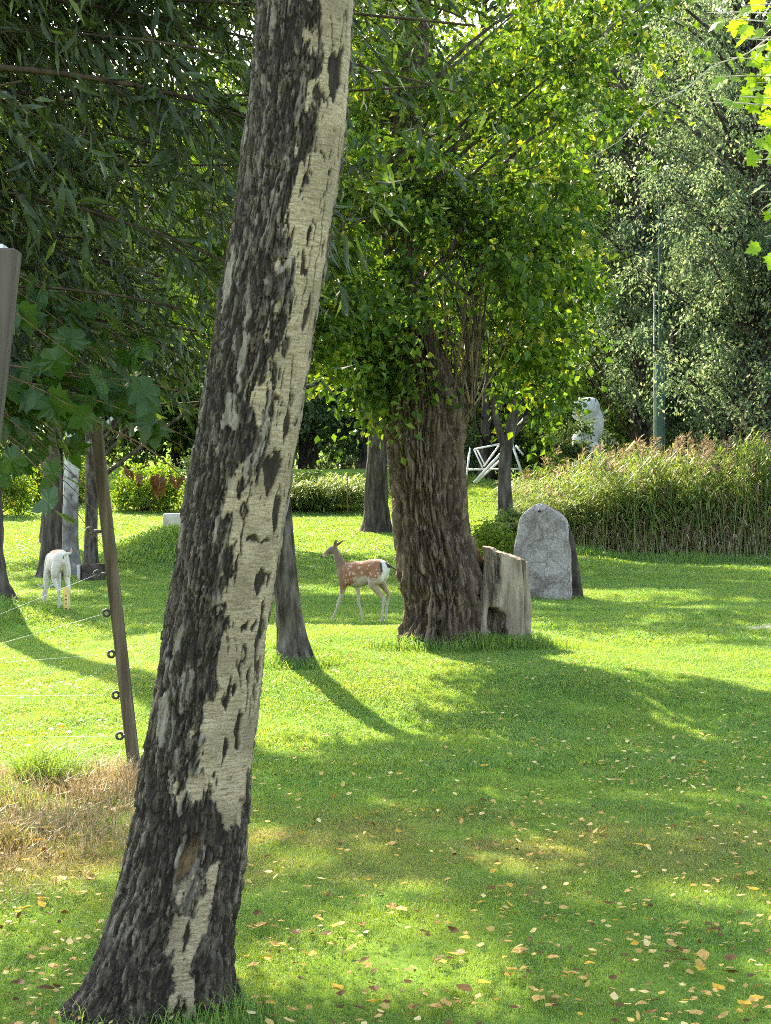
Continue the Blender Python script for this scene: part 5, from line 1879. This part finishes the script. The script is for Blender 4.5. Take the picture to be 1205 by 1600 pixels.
        c = mixv(c, (.13, .09, .065), head * .9)
        ch = head * (1 - ss(514, 520, np.abs(px - 512) + 508)) * ss(866, 871, py)
        c = mixv(c, (.5, .46, .40), ch * .8)
        c[px < 502.5] = (.03, .025, .022)
        c[(py < 852) & (px < 545)] = (.10, .075, .06)
        c[z < .028] = (.025, .02, .018)
        return c
    root = empty('deer', base, 'spotted reddish brown doe walking with head up beside the old tree', 'deer')
    root.rotation_euler = (0, 0, math.pi - rot)
    me = remeshed('body', g, M['coat'], .0105, 4, colour)
    o = bpy.data.objects.new('body', me)
    COL.objects.link(o)
    o.parent = root
    for y in (.041, -.041):
        p = np.array(L(515.5, 862, y))
        V, Q, T = loft([(p[0], p[1], p[2] + .011 * math.sin(a), max(.001, .012 * math.cos(a)), max(.001, .009 * math.cos(a))) for a in np.linspace(-1.5, 1.5, 9)], 12, 1, 0, 1, 1)
        e = bpy.data.objects.new('eye', mesh_of('eye', V, Q, T, M['black']))
        COL.objects.link(e)
        e.parent = o


build_doe()


def build_white_deer():
    base = G(90, 951)
    d = base[1]
    s = d / FPX
    hx, hy = -.42, .907                               # walks away and a little to the left
    g = Geo()
    sp = [(-.36, .66, .05, .07), (-.31, .67, .105, .125), (-.22, .675, .125, .150), (-.08, .66, .125, .160), (.08, .645, .130, .170), (.22, .645, .115, .155), (.33, .65, .085, .115), (.40, .66, .05, .07)]
    g.add(*etube([(x, 0, z) for x, z, w, h in sp], [q[2] for q in sp], [q[3] for q in sp], 22))
    nk = [(.34, .68, .07, .09), (.45, .62, .06, .07), (.56, .48, .05, .055), (.64, .32, .042, .048), (.68, .22, .04, .045)]
    g.add(*etube([(x, .03, z) for x, z, w, h in nk], [q[2] for q in nk], [q[3] for q in nk]))
    hd = [(.66, .24, .036, .04), (.70, .17, .046, .05), (.74, .10, .032, .036), (.77, .05, .02, .022)]
    g.add(*etube([(x, .03, z) for x, z, w, h in hd], [q[2] for q in hd], [q[3] for q in hd]))
    for sg in (-1, 1):
        a = np.array([.66, .03 + sg * .035, .25])
        e = a + [-.03, sg * .11, .06]
        g.add(*etube([a, (a + e) / 2, e], [.012, .026, .006], [.01, .011, .005], 12, (.7, .2, .6)))
    legs = [
        [(-.24, .06, .66, .065, .12), (-.20, .085, .53, .062, .105), (-.17, .09, .43, .045, .07), (-.24, .075, .34, .03, .042), (-.29, .065, .27, .022, .026), (-.28, .055, .17, .0155, .018), (-.27, .05, .08, .018, .02), (-.26, .05, .03, .019, .022), (-.255, .05, .005, .018, .021)],
        [(-.24, -.06, .66, .065, .12), (-.22, -.09, .53, .062, .105), (-.21, -.10, .43, .045, .07), (-.28, -.10, .34, .03, .042), (-.33, -.10, .27, .022, .026), (-.32, -.10, .17, .0155, .018), (-.32, -.10, .08, .018, .02), (-.31, -.10, .03, .019, .022), (-.305, -.10, .005, .018, .021)],
        [(.28, .06, .62, .045, .09), (.29, .085, .50, .042, .06), (.28, .10, .40, .030, .034), (.29, .115, .28, .022, .024), (.30, .125, .18, .016, .017), (.31, .135, .08, .017, .019), (.315, .14, .03, .019, .021), (.32, .14, .005, .018, .02)],
        [(.27, -.06, .62, .045, .09), (.25, -.08, .50, .042, .06), (.22, -.08, .40, .030, .034), (.20, -.08, .28, .022, .024), (.19, -.08, .18, .016, .017), (.185, -.08, .08, .017, .019), (.185, -.08, .03, .019, .021), (.185, -.08, .005, .018, .02)]]
    for lg in legs:
        g.add(*etube([(a, b, z) for a, b, z, w, h in lg], [q[3] for q in lg], [q[4] for q in lg], 14))
    tl = [(-.34, 0, .75, .024), (-.37, -.03, .77, .022), (-.375, -.09, .775, .020), (-.37, -.12, .80, .018), (-.365, -.13, .845, .012)]
    g.add(*etube([q[:3] for q in tl], [q[3] for q in tl], [q[3] for q in tl], 12, (1, 0, 0)))

    def colour(co):
        x, y, z = co[:, 0], co[:, 1], co[:, 2]
        wv = fbm(co[:, 0] * 9, co[:, 1] * 9, co[:, 2] * 9, 3, 8) - .5
        c = np.tile(np.array([.50, .46, .41]), (len(co), 1))
        red = ss(.745, .80, z + wv * .06) * ss(-.30, -.22, x)
        c = mixv(c, (.46, .24, .13), red)
        c = mixv(c, (.68, .6, .5), spots_of(co, .06, 9, .36) * red * .8)
        c = mixv(c, (.46, .40, .34), (1 - ss(.03, .07, np.abs(y))) * ss(-.26, -.33, x) * ss(.76, .68, z) * .75)
        tail = (y < -.085) & (z > .79) & (x < -.3)
        c[tail] = (.50, .22, .13)
        dark = (np.abs(y) < .014) & (x < -.345) & (z > .70) & (z < .745)
        c[dark] = (.10, .07, .06)
        c[z < .026] = (.05, .04, .035)
        return c
    root = empty('deer', base, 'whitish deer seen from behind, grazing in the shade near the paired trunks', 'deer')
    root.rotation_euler = (0, 0, math.atan2(hy, hx))
    root.scale = (.93, .86, .96)
    o = bpy.data.objects.new('body', remeshed('body', g, M['coat'], .0105, 4, colour))
    COL.objects.link(o)
    o.parent = root


build_white_deer()


# ---------------------------------------------------------------- rough grass and tufts
def tuft(rg, n, cx, cy, rx, ry, h0, h1, w):
    a, q = rg.uniform(0, 6.283, n), np.sqrt(rg.random(n))
    x, y = cx + np.cos(a) * q * rx, cy + np.sin(a) * q * ry
    rt = np.stack([x, y, H(x, y) - .005], -1)
    h = rg.uniform(h0, h1, n) * (1.15 - .5 * q)
    d = rg.normal(size=(n, 2)) * .5
    ax = rg.uniform(0, 6.283, n)
    side = np.stack([np.cos(ax), np.sin(ax), 0 * ax], -1) * w
    p1 = rt + np.stack([d[:, 0] * h * .35, d[:, 1] * h * .35, h * .62], -1)
    p2 = rt + np.stack([d[:, 0] * h, d[:, 1] * h, h * rg.uniform(.65, 1.0, n)], -1)
    V = np.stack([rt - side, rt + side, p1 - side * .7, p1 + side * .7, p2], 1).reshape(-1, 3)
    o = (np.arange(n) * 5)[:, None]
    T = np.concatenate([o + np.array([[0, 1, 3]]), o + np.array([[0, 3, 2]]), o + np.array([[2, 3, 4]])])
    return V, T


def build_tufts():
    rg = np.random.default_rng(131)
    sl, po, stn, st2 = G(458, 1030), G(690, 1003), G(850, 938), G(142, 909)
    for nm, lab, mt, parts in [
            ('rough_grass', 'dry straw and uncut grass under the willow beside the fence post', 'straw',
             [(2600, -2.1, 8.3, .75, .75, .06, .20, .0022), (1500, -1.55, 8.8, .35, .5, .08, .26, .0022), (2200, -2.2, 7.3, .8, .8, .04, .14, .0022), (1500, -1.6, 7.7, .5, .6, .04, .14, .0022), (1200, -1.9, 6.7, .6, .5, .03, .10, .002)]),
            ('grass_tuft', 'green uncut grass tufts among the straw beside the fence post', 'grass',
             [(900, -1.93, 8.85, .22, .2, .14, .34, .003), (1100, -2.3, 8.2, .5, .4, .06, .18, .003), (700, -1.95, 7.35, .25, .2, .08, .2, .003), (900, -2.3, 6.7, .5, .5, .04, .11, .003)]),
            ('grass_tuft', 'uncut grass round the foot of the slender trunk', 'grass',
             [(900, sl[0] - .02, sl[1] - .18, .36, .22, .05, .16, .003), (500, sl[0] + .2, sl[1] - .05, .25, .2, .04, .13, .003)]),
            ('grass_tuft', 'uncut grass round the foot of the old tree and its dead stem', 'grass',
             [(1500, po[0] + .30, po[1] - .35, .75, .22, .05, .22, .004), (700, po[0] + .85, po[1] - .25, .45, .25, .06, .2, .004), (600, po[0] - .35, po[1] - .25, .45, .2, .05, .2, .004), (500, po[0] - .1, po[1] - .4, .5, .2, .03, .12, .004)]),
            ('grass_tuft', 'uncut grass at the foot of the standing stone', 'grass', [(900, stn[0], stn[1] + .05, .6, .22, .04, .16, .005), (500, stn[0] + .45, stn[1] + .2, .35, .25, .04, .15, .005)]),
            ('grass_tuft', 'long shaded grass on the hump left of the leaning birch', 'grass', [(3600, -4.5, 32.4, 1.4, 1.5, .08, .24, .010)]),
            ('grass_tuft', 'grass on the shaded mound at the frame edge', 'grass', [(2200, -5.0, 19.2, .9, 1.2, .05, .17, .006)]),
            ('grass_tuft', 'grass blades at the foot of the leaning birch', 'grass', [(700, -.75, 4.95, .42, .28, .03, .12, .0022), (200, -.55, 4.88, .25, .2, .05, .18, .002)]),
            ('grass_tuft', 'fringe of longer grass along the front of the reeds', 'grass', [(1400, 4.6, 36.6, 1.2, .7, .1, .35, .01), (2200, 7.2, 36.7, 2.4, .7, .1, .4, .01), (1600, 10.5, 36.7, 2.0, .7, .1, .4, .01)])]:
        g = Geo()
        for p in parts:
            V, T = tuft(rg, *p)
            g.add(V, None, T)
        o = obj(nm, g.mesh(nm, M[mt], False), None, 'stuff')
        tag(o, lab, 'grass')


build_tufts()


# ---------------------------------------------------------------- the mown sward
def build_grass():
    rg = np.random.default_rng(141)
    col = bpy.data.collections.new('sward_patches')
    lods = []
    for (h, w, rad, n, lo) in ((.033, .0022, .15, 260, 0), (.046, .0050, .22, 230, 1), (.060, .011, .40, 230, 2), (.08, .024, .8, 230, 3)):
        for q in range(4):
            a, r_ = rg.uniform(0, 6.283, n), np.sqrt(rg.random(n)) * rad
            rt = np.stack([np.cos(a) * r_, np.sin(a) * r_, np.full(n, -.004)], -1)
            hh = h * .78 * rg.uniform(.45, 1.3, n)
            d = rg.normal(size=(n, 2)) * .55
            ax = rg.uniform(0, 6.283, n)
            side = np.stack([np.cos(ax), np.sin(ax), 0 * ax], -1) * w * .5
            p1 = rt + np.stack([d[:, 0] * hh * .3, d[:, 1] * hh * .3, hh * .6], -1)
            p2 = rt + np.stack([d[:, 0] * hh, d[:, 1] * hh, hh * rg.uniform(.6, 1.0, n)], -1)
            V = np.stack([rt - side, rt + side, p1 - side * .75, p1 + side * .75, p2], 1).reshape(-1, 3)
            o = (np.arange(n) * 5)[:, None]
            T = np.concatenate([o + np.array([[0, 1, 3]]), o + np.array([[0, 3, 2]]), o + np.array([[2, 3, 4]])])
            ob = bpy.data.objects.new('sward_%02d' % (lo * 4 + q), mesh_of('sward', V, None, T, M['grass'], smooth=False))
            col.objects.link(ob)
    pos, idx = [], []
    for y0, y1, den, lo in ((3.6, 9.0, 120, 0), (9.0, 17.0, 46, 1), (17.0, 32.0, 17, 2), (32.0, 66.0, 4.5, 3)):
        A = (y1 ** 2 - y0 ** 2) * .30 + (y1 - y0) * .8
        n = int(A * den * 1.0)
        y = np.sqrt(rg.uniform(y0 ** 2, y1 ** 2, n))
        x = rg.uniform(-1, 1, n) * (.30 * y + .4)
        pos.append(np.stack([x, y, H(x, y)], -1))
        idx.append(lo * 4 + rg.integers(0, 4, n))
    pos, idx = np.concatenate(pos), np.concatenate(idx)
    n = len(pos)
    e = .05
    gx = (H(pos[:, 0] + e, pos[:, 1]) - H(pos[:, 0] - e, pos[:, 1])) / (2 * e)
    gy = (H(pos[:, 0], pos[:, 1] + e) - H(pos[:, 0], pos[:, 1] - e)) / (2 * e)
    rz = rg.uniform(0, 6.283, n)
    # tilt with the slope, after a spin about the upright
    rot = np.stack([np.arctan(gy), -np.arctan(gx), 0 * rz], -1)
    m = bpy.data.meshes.new('sward')
    m.vertices.add(n)
    m.vertices.foreach_set('co', pos.astype(np.float32).ravel())
    m.attributes.new('tilt', 'FLOAT_VECTOR', 'POINT').data.foreach_set('vector', rot.astype(np.float32).ravel())
    m.attributes.new('spin', 'FLOAT', 'POINT').data.foreach_set('value', rz.astype(np.float32))
    m.attributes.new('pick', 'INT', 'POINT').data.foreach_set('value', idx.astype(np.int32))
    m.attributes.new('size', 'FLOAT', 'POINT').data.foreach_set('value', (rg.uniform(.75, 1.2, n) * (.62 + .85 * fbm(pos[:, 0] * 1.7, pos[:, 1] * 1.7, 2.2, 3, 15))).astype(np.float32))
    o = obj('grass', m, None, 'stuff')
    tag(o, 'short mown grass blades covering the lawn', 'grass')
    ng = bpy.data.node_groups.new('sward', 'GeometryNodeTree')
    ng.interface.new_socket('Geometry', in_out='INPUT', socket_type='NodeSocketGeometry')
    ng.interface.new_socket('Geometry', in_out='OUTPUT', socket_type='NodeSocketGeometry')
    nn = ng.nodes
    gi, go = nn.new('NodeGroupInput'), nn.new('NodeGroupOutput')
    ci = nn.new('GeometryNodeCollectionInfo')
    ci.inputs[0].default_value = col
    ci.inputs['Separate Children'].default_value = True
    ci.inputs['Reset Children'].default_value = True
    ip = nn.new('GeometryNodeInstanceOnPoints')
    ip.inputs['Pick Instance'].default_value = True

    def named(nm, ty):
        a = nn.new('GeometryNodeInputNamedAttribute')
        a.data_type = ty
        a.inputs[0].default_value = nm
        return a.outputs[0]
    ri = nn.new('GeometryNodeRotateInstances')
    cv = nn.new('ShaderNodeCombineXYZ')
    lk = ng.links.new
    lk(gi.outputs[0], ip.inputs['Points'])
    lk(ci.outputs[0], ip.inputs['Instance'])
    lk(named('pick', 'INT'), ip.inputs['Instance Index'])
    lk(named('tilt', 'FLOAT_VECTOR'), ip.inputs['Rotation'])
    lk(named('size', 'FLOAT'), ip.inputs['Scale'])
    lk(named('spin', 'FLOAT'), cv.inputs[2])
    lk(ip.outputs[0], ri.inputs['Instances'])
    lk(cv.outputs[0], ri.inputs['Rotation'])
    lk(ri.outputs[0], go.inputs[0])
    md = o.modifiers.new('sward', 'NODES')
    md.node_group = ng
    print('sward points', n)


build_grass()


# ---------------------------------------------------------------- fallen leaves
def build_fallen():
    rg = np.random.default_rng(151)
    tv0 = np.array([[0, -.5, 0], [-.24, -.34, 0], [-.40, -.08, 0], [-.30, .20, 0], [-.12, .44, 0], [0, .6, 0], [.12, .44, 0], [.30, .20, 0], [.40, -.08, 0], [.24, -.34, 0], [0, 0, 0], [.02, -.72, .03], [-.02, -.72, .03]])
    tt = np.array([[10, k, (k + 1) % 10] for k in range(10)] + [[0, 11, 12]])
    meshes = {}
    for mt in ('yleaf', 'tleaf', 'bleaf'):
        lst = []
        for q in range(5):
            tv = tv0.copy()
            cu, cv_ = rg.uniform(-.2, 1.1), rg.uniform(-.6, .9)
            tv[:, 2] += cu * tv[:, 0] ** 2 + cv_ * tv[:, 1] ** 2 * .6 + rg.normal(size=13) * .03
            tv[:, 0] *= rg.uniform(.8, 1.05)
            lst.append(mesh_of('fallen_leaf', tv, None, tt, M[mt], smooth=False))
        meshes[mt] = lst
    word = dict(yleaf=('yellow', 'golden yellow fallen leaf lying on the mown grass'), tleaf=('pale', 'pale tan fallen leaf lying on the mown grass'), bleaf=('brown', 'dark brown curled fallen leaf lying on the mown grass'))
    n = 0
    seen = 0
    while seen < 290:
        py = 1085 + 520 * rg.random() ** .72
        px = rg.uniform(-30, 1235)
        if rg.random() < .25:
            py, px = rg.uniform(1290, 1480), rg.uniform(0, 620)
        if rg.random() < .2:
            py, px = rg.uniform(1460, 1600), rg.uniform(380, 1205)
        p = G(px, py)
        c = screen(p[None])
        le, re = np.interp(py, BE[:, 0], BE[:, 1]), np.interp(py, BE[:, 0], BE[:, 2])
        if le - 20 < px < re + 20:
            continue
        mt = rg.choice(['yleaf', 'tleaf', 'bleaf'], p=[.30, .42, .28])
        o = bpy.data.objects.new('fallen_leaf', meshes[mt][int(rg.integers(0, 5))])
        COL.objects.link(o)
        o.location = Vector(p + [0, 0, .030 + rg.random() * .014])
        o.rotation_euler = Euler((rg.normal() * .2, rg.normal() * .2, rg.uniform(0, 6.28)))
        sz = .024 + .038 * rg.random() ** 1.7
        o.scale = (sz, sz, sz)
        tag(o, word[mt][1], 'leaf', word[mt][0] + ' fallen leaves on the lawn')
        seen += 1
    # crumbs of leaf litter too small to pick out
    k = 1500
    y = 4.6 + rg.random(k) ** 1.2 * 6.5
    x = (rg.random(k) ** 1.3 - .5) * (.62 * y + .5)
    O = np.stack([x, y, H(x, y) + .022], -1)
    V, F = put((tv0, tt), O, rg.normal(size=(k, 3)) * [1, 1, .25], rg.normal(size=(k, 3)) * .3 + [0, 0, 1], rg.uniform(.012, .03, k))
    o = obj('leaf_litter', mesh_of('leaf_litter', V, None, F, M['bleaf'], smooth=False), None, 'stuff')
    tag(o, 'small brown scraps of leaf litter scattered over the near lawn', 'leaf litter')
    k = 5600
    y = 4.6 + rg.random(k) ** 1.1 * 9
    x = rg.uniform(-.5, .5, k) * (.62 * y + .5)
    drift = fbm(x * 1.1, y * 1.1, 4.4, 3, 19) > .30 + .32 * rg.random(k)
    x, y = x[drift], y[drift]
    k = len(x)
    O = np.stack([x, y, H(x, y) + .030], -1)
    V, F = put((tv0, tt), O, rg.normal(size=(k, 3)) * [1, 1, .2], rg.normal(size=(k, 3)) * .25 + [0, 0, 1], rg.uniform(.014, .038, k))
    o = obj('leaf_litter', mesh_of('leaf_litter', V, None, F, M['tleaf'], smooth=False), None, 'stuff')
    tag(o, 'small pale tan leaf scraps scattered over the lawn', 'leaf litter')


build_fallen()
